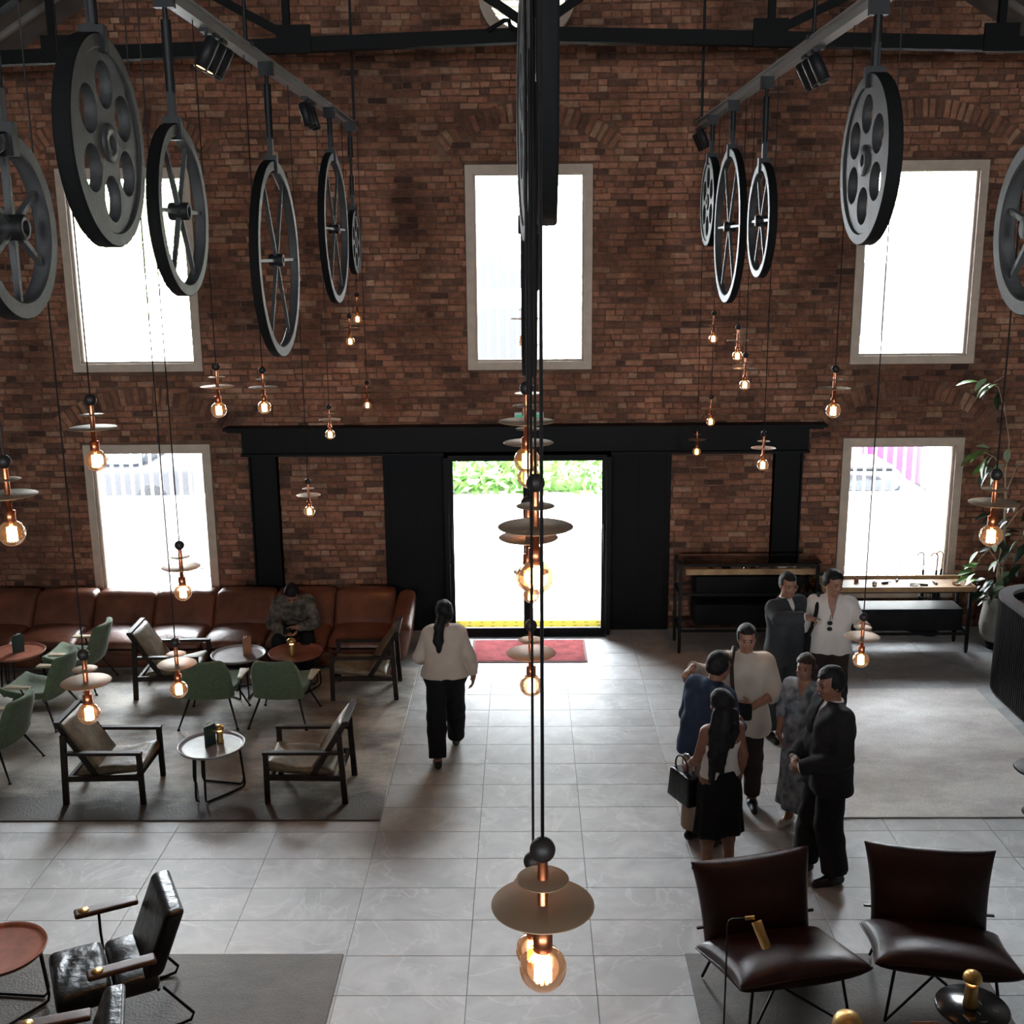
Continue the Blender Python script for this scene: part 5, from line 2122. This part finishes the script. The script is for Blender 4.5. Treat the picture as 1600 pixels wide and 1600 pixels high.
class Figure:
    """Joints in the person's own frame: +Y is where the body faces, +X its right hand side, z up from the floor."""

    def __init__(s, name, label, loc, rotz, height=1.7, female=False, J=None, head=(0, 0, 0), build=1., skin='skin', z0=0.):
        s.t = thing('person', label, 'person', (loc[0], loc[1], z0), R(rotz))
        k = s.k = height / 1.74
        s.f, s.b, s.skin = female, build, skin
        sw = .158 if female else .182
        D = dict(pelvis=(0, 0, .95), belly=(0, .01, 1.10), chest=(0, .0, 1.28), neck=(0, -.015, 1.44), head=(0, .02, 1.60),
                 sR=(sw, -.01, 1.385), sL=(-sw, -.01, 1.385), eR=(sw + .055, -.03, 1.12), eL=(-sw - .055, -.03, 1.12),
                 wR=(sw + .06, .05, .88), wL=(-sw - .06, .05, .88), hdR=(0, .15, -1), hdL=(0, .15, -1), pnR=(-1, 0, 0), pnL=(1, 0, 0), curlR=.5, curlL=.5, pointR=0, pointL=0,
                 hR=(.088, 0, .90), hL=(-.088, 0, .90), kR=(.10, .015, .50), kL=(-.10, .015, .50), aR=(.10, -.02, .085), aL=(-.10, -.02, .085),
                 fR=(.12, 1, 0), fL=(-.12, 1, 0))
        if J:
            D.update(J)
        s.J = {}
        for n, v in D.items():
            if isinstance(v, (int, float)):
                s.J[n] = v
            elif n[:2] in ('hd', 'pn') or n in ('fR', 'fL'):
                s.J[n] = nrm(np.array(v, float))
            else:
                s.J[n] = np.array(v, float) * k
        # head frame
        yw, pt, rl = [R(a) for a in head]
        Mh = Matrix.Rotation(yw, 3, 'Z') @ Matrix.Rotation(pt, 3, 'X') @ Matrix.Rotation(rl, 3, 'Y')
        s.hr, s.hf, s.hu = [np.array(Mh @ Vector(v)) for v in ((1, 0, 0), (0, 1, 0), (0, 0, 1))]
        s.HB = np.array([s.hr, s.hf, s.hu])

    def hp(s, r, f, u):
        return s.J['head'] + (s.hr * r + s.hf * f + s.hu * u) * s.k

    # ---- reusable limb sets
    def torso(s, B, g=0., k=.05, upto=1., hips=True):
        J, K, b = s.J, s.k, s.b
        hx = nrm(J['hR'] - J['hL'])
        sx = nrm(J['sR'] - J['sL'])
        sl = np.linalg.norm(J['sR'] - J['sL']) / 2
        if s.f:
            rp, rb, rc, wp, wb, wc = .105, .088, .095, .075, .042, .058
        else:
            rp, rb, rc, wp, wb, wc = .10, .098, .108, .07, .055, .078
        for sg in (-1, 1):
            P = J['pelvis'] + hx * sg * wp * K * b
            Q = J['belly'] + hx * sg * wb * K * b
            C = J['chest'] + sx * sg * wc * K * b
            if hips:
                B.cap(P, Q, (rp * b + g) * K, (rb * b + g) * K, k)
            B.cap(Q, C, (rb * b + g) * K, (rc * b + g) * K, k)
            B.cap(C, J['sR' if sg > 0 else 'sL'] + sx * (-sg) * .03 + V3(0, 0, -.01), (rc * .9 * b + g) * K, (.062 + g) * K, k)
            if s.f:
                F_ = nrm(np.cross(J['neck'] - J['belly'], sx))
                F_ = F_ if F_ @ V3(0, 1, 0) > 0 else -F_
                B.ell(C + F_ * .075 * K - sx * sg * .0 + V3(0, 0, .0), (V3(.055, .05, .055) + g) * K, .04)
        B.cap(J['sL'] + sx * .03, J['sR'] - sx * .03, (.058 + g) * K, (.058 + g) * K, k)
        B.cap(J['chest'] * .3 + J['neck'] * .7, J['neck'] + V3(0, 0, .0), (.075 + g) * K, (.056 + g * .6) * K, k)
        return B

    def arm(s, B, sd, g=0., end='w', k=.02, cuff=None):
        J, K = s.J, s.k
        q = .88 if s.f else 1.
        q *= .5 + .5 * s.b
        a, e, w = J['s' + sd], J['e' + sd], J['w' + sd]
        B.cap(a, e, (.053 * q + g) * K, (.042 * q + g) * K, k, 'b' if end == 'u' else None)
        if end == 'u':
            return B
        mid = e * .65 + w * .35
        if end == 'm':
            B.cap(e, mid, (.043 * q + g) * K, (.042 * q + g) * K, k, 'b')
            return B
        B.cap(e, mid, (.042 * q + g) * K, (.043 * q + g) * K, k)
        B.cap(mid, w, (.043 * q + g) * K, (.029 * q + g * (1. if cuff is None else cuff)) * K, k, 'b' if g else None)
        return B

    def hand(s, B, sd):
        J, K = s.J, s.k * (.92 if s.f else 1.)
        w, d, n, c, pt = J['w' + sd], J['hd' + sd], J['pn' + sd], J['curl' + sd], J['point' + sd]
        n = nrm(n - d * (n @ d))
        sv = np.cross(d, n) * (1 if sd == 'R' else -1)      # towards the thumb
        B.cap(w - d * .01, w + d * .03 * K, .027 * K, .024 * K, .015)
        B.ell(w + d * .052 * K, V3(.041, .019, .050) * K, .012, [sv, n, d])
        for i in range(4):
            b0 = w + d * (.092 - .004 * abs(i - 1.3)) * K + sv * (.030 - .0195 * i) * K
            L = (.042, .047, .044, .034)[i] * K
            cc = 0.08 if (pt and i == 0) else (1.25 if pt else c * (1 + .12 * i))
            d1 = nrm(d * math.cos(cc * .6) + n * math.sin(cc * .6))
            d2 = nrm(d * math.cos(cc * 1.5) + n * math.sin(cc * 1.5))
            B.cap(b0, b0 + d1 * L, .0098 * K, .0088 * K, .006)
            B.cap(b0 + d1 * L, b0 + d1 * L + d2 * L * .85, .0088 * K, .0074 * K, .004)
        tb = w + d * .030 * K + sv * .030 * K
        t1 = nrm(d * .62 + sv * .72 + n * .3)
        t2 = nrm(d * .85 + sv * .3 + n * .4)
        B.cap(tb, tb + t1 * .042 * K, .0135 * K, .0108 * K, .010)
        B.cap(tb + t1 * .042 * K, tb + t1 * .042 * K + t2 * .030 * K, .0105 * K, .0085 * K, .005)
        return B

    def leg(s, B, sd, g=0., k=.03, straight=0., flat=None, upto=1., flare=0.):
        J, K = s.J, s.k
        h, n, a = J['h' + sd], J['k' + sd], J['a' + sd]
        q = (.5 + .5 * s.b)
        B.cap(h, n, (.086 * q + g) * K, (.056 * q + g + straight) * K, k)
        end = n + (a - n) * upto
        m = n * .7 + a * .3
        back = nrm(np.cross(np.cross(a - n, J['f' + sd]), a - n)) * -.0
        B.cap(n, m, (.054 * q + g + straight) * K, (.055 * q + g + straight) * K, k)
        B.cap(m, end, (.055 * q + g + straight) * K, (.036 * q + g + straight * 1.1 + flare) * K, k, flat)
        return B

    def headshape(s, B):
        J, K = s.J, s.k
        hp = s.hp
        fq = .95 if s.f else 1.
        B.cap(J['neck'] - V3(0, 0, .03), hp(0, -.025, -.04), (.054 if not s.f else .046) * K, (.050 if not s.f else .043) * K, .03)
        B.ell(hp(0, -.008, .03), V3(.073, .094, .090) * K * fq, .02, s.HB)
        B.ell(hp(0, .018, -.03), V3(.062, .075, .078) * K * fq, .03, s.HB)
        B.ell(hp(0, .055, -.085), V3(.030, .026, .022) * K * fq, .035, s.HB)
        B.cap(hp(-.032, .074, .026), hp(.032, .074, .026), .014 * K, .014 * K, .018)
        for sg in (-1, 1):
            B.ell(hp(sg * .031, .093, .004), V3(.015, .011, .009) * K, .01, s.HB, 'sub')
            B.ell(hp(sg * .036, .066, -.026), V3(.022, .022, .018) * K, .02, s.HB)
            B.ell(hp(sg * .072 * fq, -.012, -.008), V3(.009, .020, .030) * K, .008, s.HB)
        B.cap(hp(0, .084, .012), hp(0, .103, -.024), .0085 * K, .0125 * K, .012)
        for sg in (-1, 1):
            B.ell(hp(sg * .012, .094, -.028), V3(.009, .010, .008) * K, .008, s.HB)
        B.cap(hp(-.016, .086, -.054), hp(.016, .086, -.054), .0065 * K, .0065 * K, .008)
        B.cap(hp(-.013, .084, -.064), hp(.013, .084, -.064), .007 * K, .007 * K, .008)
        return B

    def skin_mesh(s, bare=('arms', 'hands', 'legs', 'torso'), vox=.0065):
        B = Body(vox)
        s.torso(B, 0)
        for sd in 'RL':
            s.arm(B, sd)
            s.hand(B, sd)
            s.leg(B, sd)
            a, f = s.J['a' + sd], s.J['f' + sd]
            B.cap(a, a + f * .10 * s.k + V3(0, 0, -.045), .036 * s.k, .026 * s.k, .03)
        s.headshape(B)
        s.body = B.mesh('body', M[s.skin], s.t)
        for sg in (-1, 1):
            mb = MB()
            c = s.hp(sg * .031, .0835, .003)
            mb.lathe([(0, -.0085)] + [(.0085 * math.sin(q), -.0085 * math.cos(q)) for q in (.5, 1., 1.57, 2.1, 2.6)] + [(0, .0085)], 10, 0, Tm(*c) @ Matrix.Scale(s.k, 4))
            mb.build('eye', M['eye'], s.t)
            mb = MB()
            mb.tube([s.hp(sg * .014, .0925, .024), s.hp(sg * .03, .0925, .0285), s.hp(sg * .047, .080, .024)], [.003 * s.k, .004 * s.k, .002 * s.k], 6)
            mb.build('eyebrow', M['hair'], s.t)
        mb = MB()
        mb.tube([s.hp(-.022, .086, -.059), s.hp(-.008, .0945, -.0575), s.hp(.008, .0945, -.0575), s.hp(.022, .086, -.059)], [.002 * s.k, .0045 * s.k, .0045 * s.k, .002 * s.k], 6)
        mb.build('lips', M['lip'], s.t)

    def shoes(s, m, sole=True, name='shoe', low=0.):
        for sd in 'RL':
            a, f, K = s.J['a' + sd], s.J['f' + sd], s.k
            up = V3(0, 0, 1)
            B = Body(.006)
            foot = a[2] - .085 * K
            base = V3(a[0], a[1], foot)
            B.cap(base - f * .035 * K + up * .042 * K, base + f * .05 * K + up * .045 * K, .040 * K, .042 * K, .02)
            B.cap(base + f * .05 * K + up * .040 * K, base + f * .165 * K + up * .028 * K, .043 * K, .033 * K, .03)
            if low < .5:
                B.cap(a + up * -.01, a + up * .025 * K, .043 * K, .040 * K, .02)
            B.clip((0, 0, -1), -(foot + .002))
            if low:
                B.clip((0, 0, 1), foot + .062 * K)
            o = B.mesh(name, M[m], s.t)

    def hair_short(s, m='hair', vol=.012, back=-.045):
        B = Body(.0055)
        K = s.k
        B.ell(s.hp(0, -.014, .040), (V3(.073, .092, .088) + vol) * K, .02, s.HB)
        B.ell(s.hp(0, -.040, -.005), (V3(.066, .062, .075) + vol * .7) * K, .03, s.HB)
        H, hf, hu, hr = s.J['head'], s.hf, s.hu, s.hr

        def face(X, Y, Z):
            f = (X - H[0]) * hf[0] + (Y - H[1]) * hf[1] + (Z - H[2]) * hf[2]
            u = (X - H[0]) * hu[0] + (Y - H[1]) * hu[1] + (Z - H[2]) * hu[2]
            return np.maximum(.035 * K - f - .25 * (u - .0), u - .066 * K + .25 * (f - .08 * K))

        def low(X, Y, Z):
            f = (X - H[0]) * hf[0] + (Y - H[1]) * hf[1] + (Z - H[2]) * hf[2]
            u = (X - H[0]) * hu[0] + (Y - H[1]) * hu[1] + (Z - H[2]) * hu[2]
            return u - (back * K + np.maximum(0, f + .02) * 1.2)
        B.carve(face)
        B.carve(low)
        return B.mesh('hair', M[m], s.t, .0022, 3.)

    def hair_long(s, m='hair', pts=(), vol=.014, r=(.07, .06, .035)):
        B = Body(.0065)
        K = s.k
        B.ell(s.hp(0, -.014, .040), (V3(.073, .092, .088) + vol) * K, .02, s.HB)
        B.ell(s.hp(0, -.045, -.01), (V3(.070, .062, .085) + vol) * K, .03, s.HB)
        H, hf, hu, hr = s.J['head'], s.hf, s.hu, s.hr

        def face(X, Y, Z):
            f = (X - H[0]) * hf[0] + (Y - H[1]) * hf[1] + (Z - H[2]) * hf[2]
            u = (X - H[0]) * hu[0] + (Y - H[1]) * hu[1] + (Z - H[2]) * hu[2]
            x = np.abs((X - H[0]) * hr[0] + (Y - H[1]) * hr[1] + (Z - H[2]) * hr[2])
            return np.maximum(np.maximum(.018 * K - f, u - .070 * K + .25 * (f - .08 * K) + x * .35), x - .078 * K)
        B.carve(face)
        for ln in pts:
            for i in range(len(ln) - 1):
                a, b = ln[i], ln[i + 1]
                B.cap(np.array(a[:3]) * K, np.array(b[:3]) * K, a[3] * K, b[3] * K, .03)
        return B.mesh('hair', M[m], s.t, .0028, 2.6)

    def shirt(s, m, g=.014, hem=.92, sleeve='w', name='shirt', wr=.0028, neckcut=.0, opening=None, flare=0., collar=False, vox=.0085, g_arm=None):
        B = Body(vox)
        s.torso(B, g, .05)
        if flare:
            hx = nrm(s.J['hR'] - s.J['hL'])
            for sg in (-1, 1):
                B.cap(s.J['belly'] + hx * sg * .05 * s.k, s.J['pelvis'] + hx * sg * (.085 + flare * .4) * s.k + V3(0, 0, -.16) * s.k, (.10 * s.b + g) * s.k, (.10 * s.b + g + flare) * s.k, .05)
        if sleeve:
            for sd in 'RL':
                s.arm(B, sd, g if g_arm is None else g_arm, sleeve[sd] if isinstance(sleeve, dict) else sleeve)
        up = nrm(s.J['neck'] - s.J['chest'])
        B.clip(up, up @ (s.J['neck']) + (.042 - neckcut) * s.k)
        B.clip((0, 0, -1), -hem * s.k)
        if opening:                     # V at the front: x half width grows from zero at z0 to w at z1
            z0, z1, w = opening
            N = s.J['neck']
            fr = nrm(np.cross(nrm(s.J['sR'] - s.J['sL']), V3(0, 0, 1))) * -1
            fr = fr if fr[1] > 0 else -fr
            sx = nrm(s.J['sR'] - s.J['sL'])
            K = s.k
            B.carve(lambda X, Y, Z: np.maximum(np.maximum(-((X - N[0]) * fr[0] + (Y - N[1]) * fr[1]) + .0, np.abs((X - N[0]) * sx[0] + (Y - N[1]) * sx[1]) - np.clip((Z / K - z0) / (z1 - z0), 0, 1.4) * w * K), z0 * K - Z))
        o = B.mesh(name, M[m], s.t, wr)
        if collar:
            mb = MB()
            N = s.J['neck']
            mb.tube([N + V3(math.cos(q) * .062, math.sin(q) * .060, .008 - .018 * math.sin(q)) * s.k for q in [2 * PI * i / 16 for i in range(16)]], .014 * s.k, 8, closed=True)
            mb.build('collar', M[m], s.t)
        return o

    def trousers(s, m, g=.013, waist=1.0, straight=.012, flare=.012, upto=.93, hipsg=.012, wr=.0026):
        B = Body(.0085)
        J, K = s.J, s.k
        hx = nrm(J['hR'] - J['hL'])
        rp = .105 if s.f else .10
        wp = .075 if s.f else .07
        for sg in (-1, 1):
            B.cap(J['pelvis'] + hx * sg * wp * K * s.b, J['belly'] + hx * sg * .05 * K, (rp * s.b + hipsg) * K, (.094 * s.b + hipsg) * K, .05)
        for sd in 'RL':
            s.leg(B, sd, g, .035, straight, 'b', upto, flare)
        if waist:
            ax = nrm(J['belly'] - J['pelvis'])
            B.clip(ax, ax @ J['pelvis'] + (waist - .95) * K)
        return B.mesh('trousers', M[m], s.t, wr)

    def skirt(s, m, top, hem, r0, r1, name='skirt', folds=9, fd=.012, depth=.78):
        K = s.k
        p = s.J['pelvis']
        mb = MB()
        n, rows = 64, 14
        V, Fc = [], []
        for i in range(rows + 1):
            u = i / rows
            z = (top + (hem - top) * u) * K
            bulge = math.sin(PI * min(1, u * 1.6)) * .02
            r = (r0 + (r1 - r0) * u ** .8 + bulge) * K
            for j in range(n):
                a = 2 * PI * j / n
                f = 1 + fd / max(r, .05) * u * math.sin(folds * a + 1.3 * math.sin(2 * a))
                V.append((p[0] + r * f * math.cos(a), p[1] + r * f * depth * math.sin(a), z + .012 * u * math.sin(3 * a)))
        for i in range(rows):
            for j in range(n):
                Fc.append((i * n + j, (i + 1) * n + j, (i + 1) * n + (j + 1) % n, i * n + (j + 1) % n))
        mb.add(V, Fc, 0, True)
        o = mb.build(name, M[m], s.t)
        so = o.modifiers.new('thickness', 'SOLIDIFY')
        so.thickness = .006
        return o

# ---- woman in cream blouse walking to the door, seen from behind
P = Figure('person', 'woman in cream blouse and black trousers walking to the door, seen from behind', (-.79, 10.12), 4, 1.60, True, dict(
    kL=(-.10, .02, .50), aL=(-.10, -.24 + .0, .085), kR=(.105, .10, .51), aR=(.11, -.02 + .30, .085), fL=(-.1, 1, 0), fR=(.1, 1, 0),
    aL_=0, eL=(-.27, .02, 1.13), wL=(-.24, .20, 1.02), hdL=(.2, .9, -.1), eR=(.265, -.04, 1.12), wR=(.29, .02, .90), hdR=(-.05, .15, -1)), head=(14, -4, 0), build=1.22)
P.J['aL'] = V3(-.095, -.22, .085) * P.k
P.J['kL'] = V3(-.10, -.06, .50) * P.k
P.J['kR'] = V3(.10, .13, .51) * P.k
P.J['aR'] = V3(.10, .30, .10) * P.k
P.skin_mesh()
P.shirt('cream', .032, .93, 'w', 'blouse', .004, g_arm=.02)
P.trousers('blackcloth', .02, 1.0, .016, .014, .95, .018)
P.shoes('shoe')
P.hair_long('hair', [[(-.02, -.10, 1.58, .055), (-.05, -.15, 1.50, .048), (-.06, -.155, 1.36, .05), (-.055, -.14, 1.25, .028)]])

# ---- man on the sofa looking at his phone
SEAT = .395
P = Figure('person', 'man in camouflage jacket sitting on the sofa bent over his phone', (-2.70, 12.60), 184, 1.66, False, dict(
    pelvis=(0, -.02, .50), belly=(0, .05, .64), chest=(0, .16, .80), neck=(0, .25, .945), head=(0, .36, 1.055), sR=(.185, .22, .92), sL=(-.185, .22, .92),
    eR=(.27, .30, .66), eL=(-.26, .30, .66), wR=(.06, .47, .60), wL=(-.06, .43, .66), hdR=(-.7, .5, -.1), hdL=(1., .05, .05), pnR=(0, -.3, 1), pnL=(0, .4, -1), curlR=.9, curlL=.5,
    hR=(.09, 0, .50), hL=(-.09, 0, .50), kR=(.17, .46, .50), kL=(-.17, .46, .50), aR=(.13, .50, .085), aL=(-.14, .50, .085)), head=(4, -48, 0), z0=0.)
P.skin_mesh()
P.shirt('camo', .022, .43, 'w', 'jacket', .005, vox=.009)
P.trousers('blackcloth', .016, None, .014, .012)
P.shoes('shoe')
P.hair_short('hair', .014)
t = thing('phone', 'phone in the hands of the man on the sofa', 'phone', (-2.735, 12.13, .615), R(10))
mb = MB()
mb.rbox((0, 0, 0), (.075, .15, .009), .004, 3, 0, Rm(R(20), 'X'))
mb.build('case', M['black'], t)
mb = MB()
mb.box((0, 0, .005), (.068, .14, .001), 0, Rm(R(20), 'X'))
mb.build('screen', M['darkglass'], t)

# ---- man in charcoal suit pointing
P = Figure('person', 'man in charcoal suit and glasses pointing across himself beside the display case', (2.53, 10.62), 206, 1.72, False, dict(
    eR=(.22, .16, 1.33), wR=(.06, .36, 1.38), hdR=(-.85, .45, -.22), pnR=(0, -.2, -1), pointR=1, sR=(.175, .02, 1.385), eL=(-.255, -.06, 1.13), wL=(-.245, .03, .88), aR=(.15, .0, .085), aL=(-.12, .04, .085)), head=(-14, -6, 0))
P.skin_mesh()
P.shirt('whitecloth', .012, .98, None, 'shirt', .001, collar=True)
P.shirt('suit', .026, .80, 'w', 'jacket', .003, .012, (1.20, 1.46, .034), .015)
P.trousers('suit', .018, 1.02, .018, .016)
P.shoes('shoe')
P.hair_short('hair', .010)
mb = MB()
for sg in (-1, 1):
    mb.tube([P.hp(sg * .032 + .022 * math.cos(a), .098, .004 + .017 * math.sin(a)) for a in [2 * PI * i / 12 for i in range(12)]], .0016, 5, closed=True)
    mb.tube([P.hp(sg * .054, .095, .006), P.hp(sg * .074, .06, .008), P.hp(sg * .078, -.015, .008)], .0016, 5)
mb.tube([P.hp(-.01, .099, .008), P.hp(.01, .099, .008)], .0016, 5)
mb.build('spectacles', M['brass'], P.t)
mb = MB()
w, e = P.J['wR'], P.J['eR']
d = nrm(w - e)
mb.tube([w - d * .02, w + d * .012], .042, 12)
mb.build('shirt_cuff', M['whitecloth'], P.t)

# ---- young man in white shirt with a bag on his shoulder
P = Figure('person', 'young man in loose white shirt with a black bag strap, arm reaching out', (2.98, 10.62), 168, 1.72, False, dict(
    eL=(-.28, .14, 1.22), wL=(-.31, .38, 1.30), hdL=(.05, .85, -.5), pnL=(.3, -.4, -.9), curlL=.4, pointL=1, eR=(.25, -.03, 1.12), wR=(.235, .05, .87)), head=(34, -8, 0), z0=.0125)
P.skin_mesh()
P.shirt('whitecloth', .024, .90, 'm', 'shirt', .006, 0, (1.26, 1.46, .045), .02, False, g_arm=.018)
P.trousers('browntrouser', .016, 1.0, .018, .016)
P.shoes('shoe')
P.hair_short('hair', .022, -.03)
K = P.k
t = thing('shoulder_bag', 'black shoulder bag hanging at the white shirted man\'s side', 'bag', P.t.location, R(168))
B = Body(.008)
B.cap(V3(.225, -.03, 1.06) * K, V3(.235, -.05, .86) * K, .05, .06, .02)
B.cap(V3(.225, .05, 1.04) * K, V3(.235, .05, .86) * K, .045, .055, .05)
B.mesh('bag_body', M['blackcloth'], t, .003)
mb = MB()
mb.tube([V3(.235, .05, 1.02) * K, V3(.19, .150, 1.18) * K, V3(.155, .145, 1.33) * K, V3(.135, .0, 1.485) * K, V3(.15, -.145, 1.36) * K, V3(.21, -.15, 1.2) * K, V3(.235, -.06, 1.04) * K], .019, 8)
mb.build('strap', M['blackcloth'], t)
t = thing('sunglasses', 'dark sunglasses hooked on the white shirt front', 'sunglasses', P.t.location, R(168))
mb = MB()
for sg in (-1, 1):
    mb.lathe([(0, 0), (.024, .001), (.026, .003), (.024, .005), (0, .005)], 14, 0, Tm(.02, .155, 1.19 + sg * .03) @ Rm(R(75), 'X'))
mb.tube([(.02, .158, 1.22), (.02, .158, 1.28), (.015, .14, 1.30)], .003, 6)
mb.build('lenses', M['darkglass'], t)

# ---- man in beige tunic with folded arms
P = Figure('person', 'man in long beige tunic, forearms crossed at his waist, dark strap over his chest', (1.86, 9.15), 172, 1.69, False, dict(
    eR=(.36, -.09, 1.22), wR=(.46, .14, 1.36), hdR=(.5, .6, -.3), pnR=(0, .2, -1), eL=(-.275, .02, 1.11), wL=(-.06, .215, 1.05), hdL=(1, .1, .1), pnL=(0, -1, 0), curlR=.6, curlL=.8), head=(3, -4, 2))
P.skin_mesh()
P.shirt('cream', .024, .72, {'R': 'w', 'L': 'm'}, 'tunic', .004, .01, None, .03)
P.trousers('browntrouser', .014, 1.0, .012, .01)
P.shoes('shoe')
P.hair_short('hair', .012)
t = thing('camera_bag', 'black camera bag hanging on a dark strap before the beige tunic', 'bag', P.t.location, R(172))
mb = MB()
mb.rbox((.03, .215, .98), (.17, .09, .15), .025, 4)
mb.build('bag_body', M['blackcloth'], t)
mb = MB()
mb.tube([(.09, .19, 1.05), (.115, .165, 1.2), (.125, .13, 1.36), (.105, .02, 1.475), (.06, -.13, 1.38), (-.04, -.16, 1.2), (-.1, -.1, 1.08)], [.016, .016, .017, .018, .017, .016, .016], 8)
mb.build('strap', M['darkwood'], t)
mb = MB()
mb.tube([(.07 + .02 * math.cos(a), .265, .985 + .02 * math.sin(a)) for a in [2 * PI * i / 12 for i in range(12)]], .004, 6, closed=True)
mb.build('buckle', M['chrome'], t)

# ---- man in blue shirt, khaki trousers
P = Figure('person', 'man in blue shirt and khaki trousers leaning in, seen from behind', (1.42, 8.52), -52, 1.66, False, dict(
    pelvis=(0, -.03, .95), belly=(0, .0, 1.1), chest=(0, .05, 1.27), neck=(0, .10, 1.43), head=(0, .16, 1.575), sR=(.185, .06, 1.385), sL=(-.185, .06, 1.385), eR=(.23, .10, 1.10), wR=(.16, .28, 1.05), hdR=(-.5, .7, 0), eL=(-.25, .05, 1.10), wL=(-.20, .22, .98), hdL=(.3, .8, -.3)), head=(-12, -12, 0), build=1.12, skin='skin2')
P.skin_mesh()
P.shirt('blueshirt', .024, .84, 'w', 'shirt', .005, 0, None, .02, True)
P.trousers('khakicloth', .02, 1.0, .02, .016)
P.shoes('darkwood')
P.hair_short('hair', .018, -.06)

# ---- young woman in camisole and black skirt
P = Figure('person', 'woman with long black hair in white camisole and black skirt, back to us', (1.46, 7.98), 20, 1.56, True, dict(
    eR=(.205, -.03, 1.13), wR=(.20, .03, .89), hdR=(0, .12, -1), eL=(-.20, .04, 1.13), wL=(-.19, .22, .99), hdL=(-.1, .6, -.6), curlL=1.1, kR=(.105, .02, .48), aR=(.115, -.02, .085), kL=(-.09, .02, .48), aL=(-.10, .0, .085)), head=(12, -8, 0), skin='skin2')
P.skin_mesh()
P.shirt('whitecloth', .009, .98, None, 'camisole', .0015, .19)
mb = MB()
for sg in (-1, 1):
    mb.tube([V3(sg * .075, -.112, 1.30) * P.k, V3(sg * .095, -.075, 1.425) * P.k, V3(sg * .10, .0, 1.458) * P.k, V3(sg * .09, .09, 1.36) * P.k, V3(sg * .08, .115, 1.30) * P.k], .0045, 6)
mb.build('camisole_strap', M['whitecloth'], P.t)
P.skirt('blackcloth', 1.04, .46, .145, .225)
P.shoes('shoe')
P.hair_long('hair', [[(-.03, -.10, 1.58, .06), (-.05, -.125, 1.45, .065), (-.06, -.135, 1.30, .05), (-.07, -.13, 1.08, .03)], [(.05, -.09, 1.56, .05), (.045, -.12, 1.42, .045), (.02, -.13, 1.30, .03)], [(-.08, -.06, 1.56, .045), (-.12, -.09, 1.42, .045), (-.13, -.11, 1.22, .045), (-.14, -.10, .98, .025)]], .02)
t = thing('handbag', 'black handbag with ring handles held beside the black skirt', 'bag', (1.215, 8.14, .60), R(25))
mb = MB()
mb.rbox((0, 0, .10), (.11, .26, .24), .02, 5, deform=lambda w, p: (w.x * (1.15 - .9 * w.z), w.y * (1.1 - .7 * w.z), w.z))
mb.build('bag_body', M['blackleather'], t)
for s in (-1, 1):
    mb = MB()
    mb.tube([(s * .03, math.cos(a) * .085, .27 + math.sin(a) * .085) for a in [2 * PI * i / 20 for i in range(20)]], .007, 8, closed=True)
    mb.build('ring_handle', M['black'] if s < 0 else M['chrome'], t)

# ---- woman in floral dress
P = Figure('person', 'woman with brown hair in long grey blue floral dress listening beside the dark suit', (2.28, 8.78), 142, 1.56, True, dict(
    eR=(.21, .0, 1.13), wR=(.17, .14, .95), hdR=(-.5, .5, -.6), eL=(-.21, .0, 1.13), wL=(-.15, .16, .97), hdL=(.5, .5, -.5)), head=(6, 0, 0))
P.skin_mesh()
P.shirt('floral', .016, .93, 'm', 'bodice', .003, .0, (1.33, 1.47, .06))
P.skirt('floral', 1.06, .23, .135, .215, 'dress_skirt', 11, .016, .85)
P.shoes('paper', low=1.)
P.hair_long('hairbrown', [[(-.03, -.08, 1.56, .055), (-.05, -.07, 1.46, .045), (-.06, -.03, 1.38, .025)], [(.04, -.08, 1.56, .055), (.055, -.06, 1.46, .045), (.07, -.02, 1.36, .03), (.075, .05, 1.28, .018)]], .012)

# ---- man in dark suit in front
P = Figure('person', 'man in dark suit seen from the side, hands clasped, nearest of the group', (2.28, 7.98), 98, 1.75, False, dict(
    eR=(.26, .0, 1.13), wR=(.09, .23, .98), hdR=(-.75, .5, -.35), pnR=(-.2, -1, 0), eL=(-.265, -.0, 1.12), wL=(-.07, .24, .97), hdL=(.7, .45, -.45), pnL=(.2, -1, 0), curlR=.8, curlL=1., aR=(.11, .10, .085), kR=(.10, .06, .50), aL=(-.11, -.06, .085)), head=(8, -10, 0), build=1.12, skin='skin2')
P.skin_mesh()
P.shirt('whitecloth', .012, .98, None, 'shirt', .001, collar=True)
P.shirt('suitdark', .028, .78, 'w', 'jacket', .003, .012, (1.22, 1.46, .03), .02)
P.trousers('suitdark', .022, 1.02, .022, .018)
P.shoes('shoe')
P.hair_short('hair', .016, -.06)
for sd in 'RL':
    mb = MB()
    w, e = P.J['w' + sd], P.J['e' + sd]
    d = nrm(w - e)
    mb.tube([w - d * .02, w + d * .012], .042, 12)
    mb.build('shirt_cuff', M['whitecloth'], P.t)
